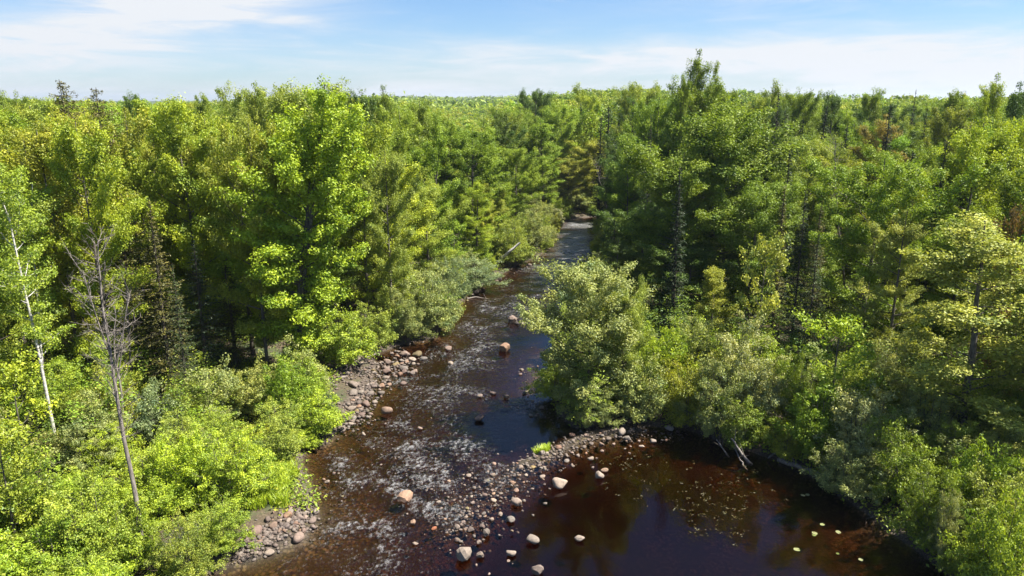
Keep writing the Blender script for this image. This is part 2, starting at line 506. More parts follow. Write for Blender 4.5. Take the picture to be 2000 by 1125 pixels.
def water_material():
    m, k, o = new_mat('tea_coloured_water')
    g = k.new('ShaderNodeNewGeometry'); P = g.outputs['Position']
    foam = k.new('ShaderNodeAttribute', attribute_name='foam').outputs['Fac']
    rip = k.new('ShaderNodeAttribute', attribute_name='riffle').outputs['Fac']
    mp = k.new('ShaderNodeMapping'); mp.inputs['Scale'].default_value = (1.0, 0.6, 1.0); mp.inputs['Rotation'].default_value = (0, 0, R(25)); k.l.new(P, mp.inputs[0])
    n = k.noise(mp.outputs[0], 1.6, 3, 0.5)
    n2 = k.noise(mp.outputs[0], 9.0, 4, 0.6)
    n3 = k.noise(P, 30.0, 3, 0.6)
    chop0 = k.new('ShaderNodeAttribute', attribute_name='chop').outputs['Fac']
    h = k.m('ADD', k.m('MULTIPLY', n.outputs[0], k.m('ADD', 0.010, k.m('MULTIPLY', chop0, 0.10))), k.m('MULTIPLY', n2.outputs[0], k.m('ADD', 0.0016, k.m('MULTIPLY', rip, 0.055))))
    b = k.new('ShaderNodeBump'); b.inputs['Strength'].default_value = 1.0; b.inputs['Distance'].default_value = 1.0
    k.l.new(h, b.inputs['Height'])
    chop = k.new('ShaderNodeAttribute', attribute_name='chop').outputs['Fac']
    gl = k.new('ShaderNodeBsdfGlossy'); k.l.new(k.m('ADD', 0.03, k.m('ADD', k.m('MULTIPLY', rip, 0.10), k.m('MULTIPLY', chop, 0.34))), gl.inputs['Roughness']); k.l.new(b.outputs[0], gl.inputs['Normal'])
    tr = k.new('ShaderNodeBsdfTransparent'); tr.inputs[0].default_value = (0.97, 0.96, 0.95, 1)
    fr = k.new('ShaderNodeFresnel'); fr.inputs['IOR'].default_value = 1.42; k.l.new(b.outputs[0], fr.inputs['Normal'])
    ms = k.new('ShaderNodeMixShader'); k.l.new(fr.outputs[0], ms.inputs[0]); k.l.new(tr.outputs[0], ms.inputs[1]); k.l.new(gl.outputs[0], ms.inputs[2])
    df = k.new('ShaderNodeBsdfDiffuse'); df.inputs[0].default_value = (0.40, 0.40, 0.41, 1)
    m2 = k.new('ShaderNodeMixShader')
    n4 = k.noise(mp.outputs[0], 7.0, 3, 0.6)
    ff = k.m('ADD', k.m('MULTIPLY', foam, 1.0), k.m('ADD', k.m('MULTIPLY', k.m('SUBTRACT', n3.outputs[0], 0.5), 1.5), k.m('MULTIPLY', k.m('SUBTRACT', n4.outputs[0], 0.5), 1.3)))
    k.l.new(k.m('MULTIPLY', k.m('MULTIPLY', k.sstep(ff, 0.40, 1.0), k.sstep(foam, 0.02, 0.15)), 0.55), m2.inputs[0])
    k.l.new(ms.outputs[0], m2.inputs[1]); k.l.new(df.outputs[0], m2.inputs[2])
    k.l.new(m2.outputs[0], o.inputs['Surface'])
    va = k.new('ShaderNodeVolumeAbsorption')
    va.inputs['Color'].default_value = (0.64, 0.41, 0.17, 1)
    va.inputs['Density'].default_value = 2.3
    k.l.new(va.outputs[0], o.inputs['Volume'])
    m.cycles.homogeneous_volume = True if hasattr(m.cycles, 'homogeneous_volume') else None
    return m


M['ground'] = ground_material()
M['water'] = water_material()


# ---------------------------------------------------------------- the ground: one sheet, fine near, coarse far
def axis(a, b, step, far, grow=1.09):
    v = list(np.arange(a, b, step)); s = step
    x = v[-1]
    hi = []
    while x < far: s *= grow; x += s; hi.append(x)
    lo = []; x = v[0]; s = step
    while x > -far: s *= grow; x -= s; lo.append(x)
    return np.array(lo[::-1] + v + hi)


gx = axis(-30, 30, 0.22, 3500); gy = axis(16, 125, 0.24, 3800, 1.07)
GX, GY = np.meshgrid(gx, gy)
sd = river_sd(GX.ravel(), GY.ravel())
GZ = ground_z(GX.ravel(), GY.ravel())
GZ = GZ + np.where(np.hypot(GX.ravel(), GY.ravel()) > 600, 9 * (fbm(GX.ravel() / 160, GY.ravel() / 160, 71, 4) - 0.5) + 5 * (vn(GX.ravel() / 26, GY.ravel() / 26, 5) - 0.5), 0)
Vg = np.stack([GX.ravel(), GY.ravel(), GZ], 1)
ny, nx = GX.shape
i = (np.arange(ny - 1)[:, None] * nx + np.arange(nx - 1)[None]).ravel()
Fg = np.stack([i, i + 1, i + nx + 1, i + nx], 1)
shore = np.clip((sd + 0.3) / 1.9, 0, 1) * (1 - np.clip(bars(Vg[:, 0], Vg[:, 1]) * 1.3, 0, 1))
ground = link('ground', mesh_np('ground', Vg, [Fg], [M['ground']], smooth=True,
              point_attr={'shore': shore, 'faraway': np.clip((np.hypot(Vg[:, 0], Vg[:, 1]) - 300) / 300, 0, 1)}))
tag(ground, kind='structure')

SDG = sd.reshape(GX.shape); GZG = GZ.reshape(GX.shape)


def lookup(G, x, y):
    x = np.asarray(x, float); y = np.asarray(y, float)
    i = np.clip(np.searchsorted(gx, x) - 1, 0, len(gx) - 2); j = np.clip(np.searchsorted(gy, y) - 1, 0, len(gy) - 2)
    fx = np.clip((x - gx[i]) / (gx[i + 1] - gx[i]), 0, 1); fy = np.clip((y - gy[j]) / (gy[j + 1] - gy[j]), 0, 1)
    return (G[j, i] * (1 - fx) + G[j, i + 1] * fx) * (1 - fy) + (G[j + 1, i] * (1 - fx) + G[j + 1, i + 1] * fx) * fy


def ground_z(x, y): return lookup(GZG, x, y)
def river_sd(x, y): return lookup(SDG, x, y)
def gz(x, y): return float(lookup(GZG, x, y))


# ---------------------------------------------------------------- the water: a closed body, its top rippled
wx = np.arange(-24, 32, 0.13); wy = np.concatenate([np.arange(17, 75, 0.13), np.arange(75, 125, 0.3)])
wx = np.concatenate([[-90, -60, -40, -30], wx, [36, 45, 60, 90]]); wy = np.concatenate([[-60, -20, 5, 12], wy, np.arange(125, 340, 4)])
WX, WY = np.meshgrid(wx, wy)
wd = river_sd(WX.ravel(), WY.ravel())
nyw, nxw = WX.shape
i = (np.arange(nyw - 1)[:, None] * nxw + np.arange(nxw - 1)[None]).ravel()
Fw = np.stack([i, i + 1, i + nxw + 1, i + nxw], 1)
cell = np.maximum(np.abs(WX.ravel()[Fw[:, 1]] - WX.ravel()[Fw[:, 0]]), np.abs(WY.ravel()[Fw[:, 2]] - WY.ravel()[Fw[:, 1]]))
keep = wd[Fw].min(1) < 1.2 + cell
Fw = Fw[keep]
used, inv = np.unique(Fw, return_inverse=True)
Fw = inv.reshape(-1, 4)
X = WX.ravel()[used]; Y = WY.ravel()[used]
rf = riffle(X, Y)
# riffle waves run across the current, which comes from the far right
cx, cy = X * 0.86 + Y * 0.5, -X * 0.5 + Y * 0.86
w1 = vn(cx * 2.3, cy * 3.6, 31); w2 = vn(cx * 5.5, cy * 8.0, 32); w3 = vn(X * 0.7, Y * 0.7, 33)
lump = 1 - np.abs(w1 * 2 - 1)
lump2 = 1 - np.abs(w2 * 2 - 1)
patch = np.clip(rf * (0.45 + 1.1 * w3), 0, 1.2)
Z = patch * (0.075 * lump ** 2 + 0.04 * lump2) + 0.003 * (vn(X * 1.3, Y * 2.0, 35) - 0.5)
foam = np.clip(patch, 0, 1) * (0.30 * lump ** 3 + 0.30 * lump2 ** 2 + 0.22)
n = len(X)
top = np.stack([X, Y, Z], 1); bot = np.stack([X, Y, np.full(n, -4.0)], 1)
E = np.concatenate([Fw[:, [0, 1]], Fw[:, [1, 2]], Fw[:, [2, 3]], Fw[:, [3, 0]]])
key = np.sort(E, 1); key = key[:, 0].astype(np.int64) * (n + 1) + key[:, 1]
_, idx, cnt = np.unique(key, return_index=True, return_counts=True)
be = E[idx[cnt == 1]]
side = np.stack([be[:, 1], be[:, 0], be[:, 0] + n, be[:, 1] + n], 1)
water = link('river_water', mesh_np('river_water', np.concatenate([top, bot]), [np.concatenate([Fw, Fw[:, ::-1] + n, side])], [M['water']], smooth=True,
             point_attr={'foam': np.concatenate([foam, foam * 0]), 'riffle': np.concatenate([patch, patch * 0]), 'chop': np.concatenate([capsule(X, Y, [(1130, 440), (1120, 500), (1100, 540)], 5.0), patch * 0])}))
tag(water, kind='structure')

# ---------------------------------------------------------------- plants
G_ANG = 2.39996


def bez(p0, d0, p1, n=5, bow=0.35):
    t = np.linspace(0, 1, n)[:, None]
    L = np.linalg.norm(np.asarray(p1) - p0)
    c = np.asarray(p0) + np.asarray(d0) * L * bow
    return (1 - t) ** 2 * p0 + 2 * t * (1 - t) * c + t ** 2 * np.asarray(p1)


def crown_mesh(name, rng, CL, DR, per, cr, leaf, mat, up=0.7, flat=0.55, sun_tint=0.0):
    """leaf sprays round the twig ends CL"""
    CL = np.asarray(CL); n = len(CL)
    cnt = np.maximum(4, (per * rng.uniform(0.55, 1.5, n))).astype(int)
    idx = np.repeat(np.arange(n), cnt)
    rr = (cr * rng.uniform(0.6, 1.35, n))[idx][:, None]
    sh = unit(rng.normal(size=(len(idx), 3)))
    off = sh * rr * (rng.uniform(0.25, 1.0, len(idx)) ** 0.6)[:, None] * np.array([1.0, 1.0, 1.0 * flat])
    along = rng.uniform(-0.9, 0.4, len(idx))[:, None] * rr
    P = CL[idx] + off + np.asarray(DR)[idx] * along
    N = rng.normal(size=(len(idx), 3)) * 0.42 + np.array([0, 0, up * 0.55]) + sh * np.array([1, 1, 0.8]) * 0.8
    N = unit(N)
    size = leaf * rng.uniform(0.6, 1.35, len(idx))
    V, Fq = kites(rng, P, N, size)
    clt = rng.normal(0.5, 0.19, n)[idx]
    tint = np.clip(clt + rng.normal(0, 0.16, len(idx)), 0, 1)
    return mesh_np(name, V, [Fq], [mat], point_attr={'tint': np.repeat(tint, 4)})


def env_shape(s, kind):
    if kind == 'ovate': return np.sin(np.pi * np.clip(s * 0.87 + 0.09, 0, 1)) ** 0.62
    if kind == 'narrow': return np.sin(np.pi * np.clip(s * 0.93 + 0.07, 0, 1) ** 0.8) ** 0.7
    if kind == 'round': return np.sqrt(np.clip(1 - (2 * s * 0.93 - 0.86) ** 2, 0.02, 1))
    return 1 - s * 0.85


def broadleaf(name, seed, H=18, Rc=3.6, base=0.3, limbs=26, subs=6, per=55, cr=0.55, leaf=0.17, shape='ovate', bark='bark', lean=(0, 0),
              trunk_r=0.17, steep=(28, 68), stems=1, flat=0.55, gap=0.12, up=0.7, plume=0.0):
    rng = np.random.default_rng(seed)
    T = Tubes(); CL = []; DR = []
    for sidx in range(stems):
        a0 = rng.uniform(0, 6.28)
        Hs = H * (1 if sidx == 0 else rng.uniform(0.8, 0.96))
        spread = 0 if stems == 1 else Rc * 0.35
        tipx, tipy = lean[0] + math.cos(a0) * spread, lean[1] + math.sin(a0) * spread
        t = np.linspace(0, 1, 10)
        wob = rng.normal(0, 0.012 * H, (10, 2)).cumsum(0) * 0.35; wob -= wob[0]
        lp = t ** 1.25
        trunk = np.stack([tipx * lp + wob[:, 0] * t, tipy * lp + wob[:, 1] * t, t * Hs * 0.95], 1)
        T.add(trunk, trunk_r * (1 - 0.92 * t) * (0.8 if stems > 1 else 1) + 0.012, 8)
        def tp(s): return np.array([np.interp(s, t, trunk[:, k]) for k in range(3)])
        lobe = rng.uniform(0, 6.28, 3)
        nl = limbs if stems == 1 else int(limbs * 0.65)
        for q in range(nl):
            s = (q + rng.uniform(0, 0.9)) / nl
            if rng.random() < gap: continue
            ht = base + (0.97 - base) * s
            az_ = q * G_ANG + rng.normal(0, 0.4) + a0
            out = env_shape(s, shape) * Rc * (0.82 + 0.22 * math.sin(az_ * 2 + lobe[0]) + 0.18 * math.sin(az_ * 3 + s * 5 + lobe[1])) * rng.uniform(0.72, 1.15)
            if stems > 1: out *= 0.75
            out = max(out, 0.5)
            elv = R(steep[0] + (steep[1] - steep[0]) * s + rng.normal(0, 6))
            rise = out * math.tan(elv) * 0.75
            rise = min(rise, (H * 1.02 - ht * Hs) * rng.uniform(0.6, 1.0) + 0.2)
            p0 = tp(ht * 0.94)
            p1 = p0 + np.array([math.cos(az_) * out, math.sin(az_) * out, rise])
            d0 = unit(np.array([math.cos(az_), math.sin(az_), 0.35]))
            lb = bez(p0, d0, p1, 6)
            L = np.linalg.norm(p1 - p0)
            T.add(lb, np.linspace(trunk_r * (1 - 0.85 * ht) * 0.42 + 0.01, 0.008, 6), 4)
            ns = max(3, int(subs * (0.5 + L / Rc * 0.7)))
            for j in range(ns):
                f = 0.28 + 0.72 * (j + rng.uniform(0, 0.8)) / ns
                f = min(f, 1.0)
                b0 = np.array([np.interp(f, np.linspace(0, 1, 6), lb[:, k]) for k in range(3)])
                a2 = az_ + rng.normal(0, 0.9) + (0.5 if j % 2 else -0.5)
                sl_ = (0.22 * L + 0.35) * rng.uniform(0.6, 1.25) * (1.15 - 0.5 * f)
                e2 = rng.uniform(0.0, 0.9) + 0.35 * s + plume
                dirn = unit(np.array([math.cos(a2) * math.cos(e2), math.sin(a2) * math.cos(e2), math.sin(e2)]))
                b1 = b0 + dirn * sl_
                T.add(np.stack([b0, (b0 + b1) / 2 + np.array([0, 0, -0.03]), b1]), [0.016, 0.010, 0.004], 3)
                CL.append(b1); DR.append(dirn)
                if sl_ > 0.7: CL.append(b0 + dirn * sl_ * 0.5); DR.append(dirn)
            CL.append(p1); DR.append(unit(p1 - lb[-2]))
        for s in np.linspace(0.86, 1.0, 4):
            CL.append(tp(s) + rng.normal(0, 0.12, 3)); DR.append(np.array([0, 0, 1.0]))
    crown = crown_mesh(name + '_crown', rng, CL, DR, per, cr, leaf, M['leaf'], up=up, flat=flat)
    return T.mesh(name + '_trunk', M[bark]), crown, dict(H=float(np.percentile(np.array(CL)[:, 2], 99.3)) + cr * 0.5, R=Rc)


def shrub(name, seed, H=4.0, Rc=2.4, stems=16, subs=9, per=42, cr=0.33, leaf=0.10, flat=0.8, bark='bark', up=0.55):
    rng = np.random.default_rng(seed)
    T = Tubes(); CL = []; DR = []
    lobe = rng.uniform(0, 6.28, 3)
    for q in range(stems):
        az_ = q * G_ANG + rng.normal(0, 0.3)
        f = math.sqrt((q + 0.5) / stems)
        out = Rc * f * (0.85 + 0.2 * math.sin(2 * az_ + lobe[0]) + 0.13 * math.sin(5 * az_ + lobe[1])) * rng.uniform(0.8, 1.1)
        top = H * (1 - 0.55 * f ** 2.4) * rng.uniform(0.58, 1.12)
        p0 = np.array([math.cos(az_) * Rc * 0.12 * f, math.sin(az_) * Rc * 0.12 * f, 0])
        p1 = np.array([math.cos(az_) * out, math.sin(az_) * out, top * (0.9 if f < 0.8 else 0.62)])
        lb = bez(p0, np.array([0.25 * math.cos(az_), 0.25 * math.sin(az_), 1.0]), p1, 7, 0.5)
        T.add(lb, np.linspace(0.035 * H / 4, 0.006, 7), 4)
        L = np.linalg.norm(p1 - p0)
        for j in range(subs):
            g_ = 0.30 + 0.70 * (j + rng.uniform(0, 0.9)) / subs
            b0 = np.array([np.interp(g_, np.linspace(0, 1, 7), lb[:, k]) for k in range(3)])
            a2 = az_ + rng.normal(0, 1.3); e2 = rng.uniform(-0.25, 0.95)
            dirn = unit(np.array([math.cos(a2) * math.cos(e2), math.sin(a2) * math.cos(e2), math.sin(e2)]))
            b1 = b0 + dirn * (0.13 * L + 0.25) * rng.uniform(0.6, 1.3)
            T.add(np.stack([b0, b1]), [0.009, 0.003], 3)
            CL.append(b1); DR.append(dirn)
        CL.append(p1); DR.append(np.array([0, 0, 1.0]))
    crown = crown_mesh(name + '_crown', rng, CL, DR, per, cr, leaf, M['leaf'], up=up, flat=flat)
    return T.mesh(name + '_trunk', M[bark]), crown, dict(H=float(np.percentile(np.array(CL)[:, 2], 99.3)) + cr * 0.5, R=Rc)


def conifer(name, seed, H=17, Rc=1.8, base=0.18, whorls=34, per_w=7, droop=0.28, dens=1.0, taper=1.0, leaf=0.16, ragged=0.2, bark='bark_dark', topheavy=False):
    rng = np.random.default_rng(seed)
    T = Tubes(); P = []; N = []; S = []; TI = []
    t = np.linspace(0, 1, 8)
    T.add(np.stack([rng.normal(0, 0.05, 8) * t, rng.normal(0, 0.05, 8) * t, t * H], 1), 0.15 * (1 - 0.95 * t) + 0.01, 7)
    if topheavy:
        for q in range(26):   # dead lower branches
            a_ = q * G_ANG; z = H * rng.uniform(0.15, 0.72); r_ = Rc * rng.uniform(0.3, 0.9)
            T.add([[0, 0, z], [math.cos(a_) * r_, math.sin(a_) * r_, z - r_ * 0.2]], [0.018, 0.004], 3)
    for w in range(whorls):
        s = w / (whorls - 1)
        ht = base + (0.985 - base) * s ** 0.92
        rad = Rc * (1 - s) ** taper + 0.10
        if topheavy: rad = Rc * (0.35 + 0.9 * math.sin(math.pi * min(1, s * 0.9 + 0.12)))
        nb = per_w if s < 0.8 else max(4, per_w - 2)
        for b in range(nb):
            if rng.random() < ragged * 0.5: continue
            a_ = b * 6.283 / nb + w * 1.3 + rng.normal(0, 0.2)
            r_ = rad * rng.uniform(1 - ragged * 1.6, 1.1)
            z0 = ht * H + rng.normal(0, 0.08)
            p0 = np.array([0, 0, z0]); dn = -droop * r_ * (1 - s * 1.3)
            p1 = np.array([math.cos(a_) * r_, math.sin(a_) * r_, z0 + dn + 0.12 * r_])
            mid = (p0 + p1) / 2 + np.array([0, 0, dn * 0.35])
            br = np.stack([p0, mid, p1])
            T.add(br, [0.022, 0.012, 0.004], 3)
            m_ = max(6, int(24 * r_ * dens))
            f = rng.uniform(0.12, 1.04, m_)
            q0 = (1 - f)[:, None] ** 2 * p0 + 2 * (f * (1 - f))[:, None] * mid + (f ** 2)[:, None] * p1
            side_ = np.array([-math.sin(a_), math.cos(a_), 0])
            wdt = 0.28 * r_ * (1.1 - f) + 0.07
            q0 = q0 + side_ * (rng.uniform(-1, 1, m_) * wdt)[:, None] + np.stack([np.zeros(m_), np.zeros(m_), rng.uniform(-0.16, 0.04, m_)], 1)
            P.append(q0); N.append(unit(rng.normal(size=(m_, 3)) * 0.5 + np.array([0, 0, 0.9]) + np.array([math.cos(a_), math.sin(a_), 0]) * 0.3))
            S.append(leaf * rng.uniform(0.7, 1.4, m_)); TI.append(np.clip(rng.normal(0.42, 0.14) + rng.normal(0, 0.14, m_) + 0.25 * (f - 0.6), 0, 1))
    P = np.concatenate(P); N = np.concatenate(N); S = np.concatenate(S); TI = np.concatenate(TI)
    V, Fq = kites(rng, P, N, S, aspect=0.38, fold=0.15)
    crown = mesh_np(name + '_crown', V, [Fq], [M['needle']], point_attr={'tint': np.repeat(TI, 4)})
    return T.mesh(name + '_trunk', M[bark]), crown, dict(H=H, R=Rc)


def dead_tree(name, seed, path, r0, nb=40, blen=1.4, bark='dead', base=0.35, twig=5, fork=None):
    rng = np.random.default_rng(seed)
    T = Tubes(); path = np.asarray(path, float)
    t = np.linspace(0, 1, len(path))
    s = np.linspace(0, 1, 16)
    tr = np.stack([np.interp(s, t, path[:, k]) for k in range(3)], 1) + rng.normal(0, 0.035, (16, 3)) * s[:, None]
    T.add(tr, r0 * (1 - 0.9 * s) + 0.01, 8)
    mains = [tr]
    for f0, tipoff in (fork or []):
        p0 = np.array([np.interp(f0, s, tr[:, k]) for k in range(3)])
        m_ = bez(p0, unit(np.array([tipoff[0], tipoff[1], tipoff[2] * 0.6 + 1e-3])), p0 + np.array(tipoff), 8)
        T.add(m_, np.linspace(r0 * 0.5 * (1 - f0 * 0.5), 0.012, 8), 6); mains.append(m_)
    for b in range(nb):
        mline = mains[rng.integers(len(mains))] if rng.random() < 0.5 else tr
        f = base + (1 - base) * rng.random()
        if mline is not tr: f = 0.25 + 0.75 * rng.random()
        ss = np.linspace(0, 1, len(mline))
        p0 = np.array([np.interp(f, ss, mline[:, k]) for k in range(3)])
        a_ = rng.uniform(0, 6.28); L = blen * rng.uniform(0.35, 1.2) * (1.2 - 0.6 * f)
        d = np.array([math.cos(a_), math.sin(a_), rng.uniform(-0.1, 1.5)])
        br = bez(p0, d, p0 + d * L + np.array([0, 0, rng.uniform(-0.1, 0.35) * L]), 5)
        br += rng.normal(0, 0.02, br.shape)
        T.add(br, np.linspace(0.017, 0.004, 5), 4)
        for j in range(twig):
            g_ = rng.uniform(0.3, 1)
            q0 = np.array([np.interp(g_, np.linspace(0, 1, 5), br[:, k]) for k in range(3)])
            dd = unit(d + rng.normal(0, 0.7, 3))
            T.add([q0, q0 + dd * L * rng.uniform(0.15, 0.5)], [0.009, 0.003], 3)
    return T.mesh(name + '_trunk', M[bark])


PROTO = {}
PROTO['maple'] = [broadleaf('maple%d' % k, 100 + k, H=18, Rc=4.3 + 0.3 * (k % 2), base=0.12, limbs=42, subs=8, per=96, cr=0.50, leaf=0.145, plume=0.22, steep=(18, 64), flat=0.60,
                            stems=(2, 1, 1, 2, 1)[k], gap=0.12) for k in range(5)]
PROTO['poplar'] = [broadleaf('poplar%d' % k, 200 + k, H=18, Rc=2.1, base=0.16, limbs=38, subs=5, per=110, cr=0.42, leaf=0.12, shape='narrow',
                             steep=(48, 74), plume=0.45, trunk_r=0.12) for k in range(3)]
PROTO['round'] = [broadleaf('round%d' % k, 300 + k, H=17, Rc=4.2, base=0.14, limbs=38, subs=9, per=100, cr=0.52, leaf=0.14, shape='round',
                            steep=(15, 66), flat=0.8, gap=0.04) for k in range(3)]
PROTO['sapling'] = [broadleaf('sapling%d' % k, 400 + k, H=7, Rc=1.7, base=0.10, limbs=20, subs=4, per=36, cr=0.34, leaf=0.15, trunk_r=0.06,
                              steep=(30, 72), plume=0.4) for k in range(3)]
PROTO['layered'] = [broadleaf('layered%d' % k, 450 + k, H=15, Rc=3.6, base=0.08, limbs=36, subs=7, per=125, cr=0.52, leaf=0.12, flat=0.32,
                              steep=(10, 50), gap=0.08, up=1.3) for k in range(2)]
PROTO['shrub'] = [shrub('alder%d' % k, 500 + k, H=4.0, Rc=2.2, stems=22, subs=11, per=56, cr=0.28, leaf=0.115) for k in range(4)]
PROTO['willow'] = [shrub('willow%d' % k, 520 + k, H=4.2, Rc=2.5, stems=26, subs=13, per=66, cr=0.24, leaf=0.09) for k in range(3)]
PROTO['willow_tree'] = [broadleaf('willowtree%d' % k, 540 + k, H=9, Rc=3.4, base=0.05, limbs=40, subs=9, per=105, cr=0.34, leaf=0.105, shape='round',
                                  steep=(10, 66), flat=0.9, gap=0.02, trunk_r=0.12, bark='bark_dark') for k in range(2)]
PROTO['spruce'] = [conifer('spruce%d' % k, 600 + k, H=16, Rc=2.2 + 0.2 * k, ragged=0.25) for k in range(3)]
PROTO['spire'] = [conifer('spire%d' % k, 620 + k, H=16, Rc=0.85, base=0.06, whorls=44, per_w=6, dens=1.6, taper=0.75, ragged=0.15) for k in range(2)]
PROTO['lollipop'] = [conifer('lollipop%d' % k, 640 + k, H=17, Rc=1.25, base=0.72, whorls=15, per_w=8, droop=0.1, dens=1.3, ragged=0.35, topheavy=True) for k in range(2)]

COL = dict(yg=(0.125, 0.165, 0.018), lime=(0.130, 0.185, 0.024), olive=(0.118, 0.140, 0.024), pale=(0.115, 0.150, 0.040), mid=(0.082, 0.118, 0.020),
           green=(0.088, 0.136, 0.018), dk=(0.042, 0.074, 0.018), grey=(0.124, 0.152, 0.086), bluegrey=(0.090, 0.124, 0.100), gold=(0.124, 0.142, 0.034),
           yellow=(0.135, 0.175, 0.020), rust=(0.130, 0.112, 0.045), red=(0.075, 0.052, 0.030), spruce=(0.028, 0.046, 0.018), brownspruce=(0.075, 0.075, 0.028),
           bluespruce=(0.015, 0.030, 0.018), palel=(0.140, 0.165, 0.052), fresh=(0.114, 0.162, 0.028), silver=(0.142, 0.164, 0.120))
ADJ = dict(yg='yellow-green', lime='lime-green', olive='olive-green', pale='pale green', mid='mid-green', green='rich green', dk='deep green',
           grey='grey-green', bluegrey='blue-green', gold='golden-green', yellow='bright yellow-green', rust='rust-tinged', red='dark red', spruce='dark',
           brownspruce='brownish', bluespruce='blackish', palel='pale lime', fresh='fresh green', silver='silvery green')
NAME = dict(maple='maple_tree', poplar='poplar_tree', round='broadleaf_tree', sapling='sapling_tree', layered='layered_tree', shrub='alder_shrub', willow='willow_shrub',
            willow_tree='willow_tree', spruce='spruce_tree', spire='fir_tree', lollipop='spruce_tree')
FORM = dict(maple='maple', poplar='slender tree', round='rounded broadleaf tree', sapling='sapling', layered='layered tree', shrub='leafy shrub', willow='fine-leaved willow bush',
            willow_tree='willow tree', spruce='spruce', spire='narrow fir', lollipop='spruce')
for k_ in COL:
    g_ = 2.0 if 'spruce' not in k_ else 1.25
    COL[k_] = tuple(c_ * g_ * w_ for c_, w_ in zip(COL[k_], (1.24, 1.16, 0.80)))
prng = np.random.default_rng(7)
KEY = []
SKYL = []


def place(kind, x, y, H, rad=None, color='mid', variant=None, tilt=(0, 0), rot=None, jitter=0.12, sink=0.1, bark=None):
    P = PROTO[kind]
    variant = int(prng.integers(len(P))) if variant is None else variant % len(P)
    tm, cmh, info = P[variant]
    root = bpy.data.objects.new(NAME[kind], None); C.objects.link(root)
    root.empty_display_size = 0.3
    root.location = (x, y, gz(x, y) - sink)
    root.rotation_euler = (tilt[0], tilt[1], prng.uniform(0, 6.28) if rot is None else rot)
    s = H / info['H']; r = s if rad is None else rad / info['R']
    root.scale = (r, r, s)
    t = link('trunk', tm, root); c = link('crown', cmh, root)
    col = np.array(COL[color]) * (1 + prng.normal(0, jitter)) * np.array([1 + prng.normal(0, jitter * 0.35), 1, 1 + prng.normal(0, jitter)])
    c.color = (*np.clip(col, 0.004, 0.6), 1)
    return root


def key(kind, u, v, y, wpx, color, ref, label, variant=None, group=None, tilt=(0, 0), rot=None, jitter=0.03, cat=None):
    """a plant one can pick out in the photo: its top at pixel (u, v) when it stands y metres ahead, wpx pixels wide"""
    if kind == 'spire': wpx, v, y = wpx * 1.7, v - 8, y * 0.94
    x, zt = at_depth(u, v, y)
    if kind in ('shrub', 'willow', 'sapling', 'willow_tree'):
        for _ in range(16):
            if river_sd(x, y) > 0.3: break
            y += 0.3; x, zt = at_depth(u, v, y)
        wpx = wpx * 0.97
    f = y * CP + (CAM_H - zt) * SP
    g = gz(x, y)
    H = max(zt - g, 1.0)
    o = place(kind, x, y, H * 1.0, wpx / 2 / F * f * 1.28, color, variant, tilt, rot, jitter)
    tag(o, label, cat or ('tree' if kind not in ('shrub', 'willow') else 'shrub'), group)
    KEY.append((x, y, zt, ref, u, v, kind)) if ref != label else SKYL.append((x, y))
    return o

# ---- plants one can pick out, left bank
PROTO['bigmaple'] = [broadleaf('bigmaple', 901, H=19, Rc=5.4, base=0.10, limbs=66, subs=9, per=84, cr=0.48, leaf=0.15, plume=0.25, flat=0.6, lean=(3.2, 0.2), trunk_r=0.24,
                               steep=(12, 60), gap=0.06, stems=2)]
NAME['bigmaple'] = 'maple_tree'
bx_, by_ = gp(583, 752)
COL['big'] = (COL['yg'][0] * 0.98, COL['yg'][1] * 1.08, COL['yg'][2] * 1.1)
bm = place('bigmaple', bx_, by_, 19.8, 6.9, 'big', 0, rot=0.0, jitter=0.0)
tag(bm, 'tall bright yellow-green maple leaning over the stony left bank', 'tree')
KEY.append((bx_ + 2.6, by_, 19.5, 'tall maple by the stony bank', 645, 205, 'maple'))
key('maple', 480, 238, 48.5, 165, 'olive', 'olive maple', 'olive-green maple close behind the tall maple on the stony bank', 1)
key('maple', 150, 235, 45, 185, 'yg', 'layered yellow maple', 'yellow-green maple beneath the two lollipop-topped spruces', 2)
key('maple', 350, 192, 53, 180, 'yg', 'pointed maple', 'pointed yellow-green maple between the lollipop spruces and the olive maple', 4)
key('maple', 262, 225, 60, 130, 'olive', 'narrow olive maple', 'narrow olive maple directly right of the second lollipop spruce', 0)
key('round', 572, 161, 72, 180, 'pale', 'broad pale crown', 'broad pale green crown topping the left skyline', 0)
key('round', 492, 168, 78, 120, 'pale', 'pale crown', 'pale green crown on the skyline beside the broad pale one', 2)
for u, v, y, w, c, lab in [(628, 172, 74, 66, 'dk', 'deep green poplar at the broad pale crown, first of the skyline poplars'),
                           (664, 178, 78, 60, 'mid', 'mid-green poplar, second of the skyline poplars'),
                           (702, 174, 76, 62, 'dk', 'deep green poplar, third of the skyline poplars'),
                           (742, 180, 80, 60, 'mid', 'mid-green poplar ending the row of skyline poplars')]:
    key('poplar', u, v, y, w, c, 'skyline poplars', lab, group='poplars on the left skyline')
key('poplar', 818, 192, 88, 62, 'mid', 'poplar above the slope', 'lone poplar poking above the crowns sloping down to the valley gap')
key('maple', 782, 205, 80, 110, 'fresh', 'fresh green maple', 'fresh green maple in the slope of crowns left of the valley gap', 2)
key('maple', 858, 222, 90, 100, 'green', 'spiky green maple', 'spiky green maple at the left edge of the valley gap', 3)
key('maple', 700, 240, 62, 140, 'yg', 'maple behind the tall one', 'yellow-green maple rising behind the tall maple', 4)
key('round', 752, 290, 60, 110, 'pale', 'pale crown beside the tall maple', 'pale grey-green crown tucked right behind the tall maple')
key('maple', 830, 265, 76, 130, 'green', 'green maple', 'rich green maple between the pale crown and the river bend', 0)
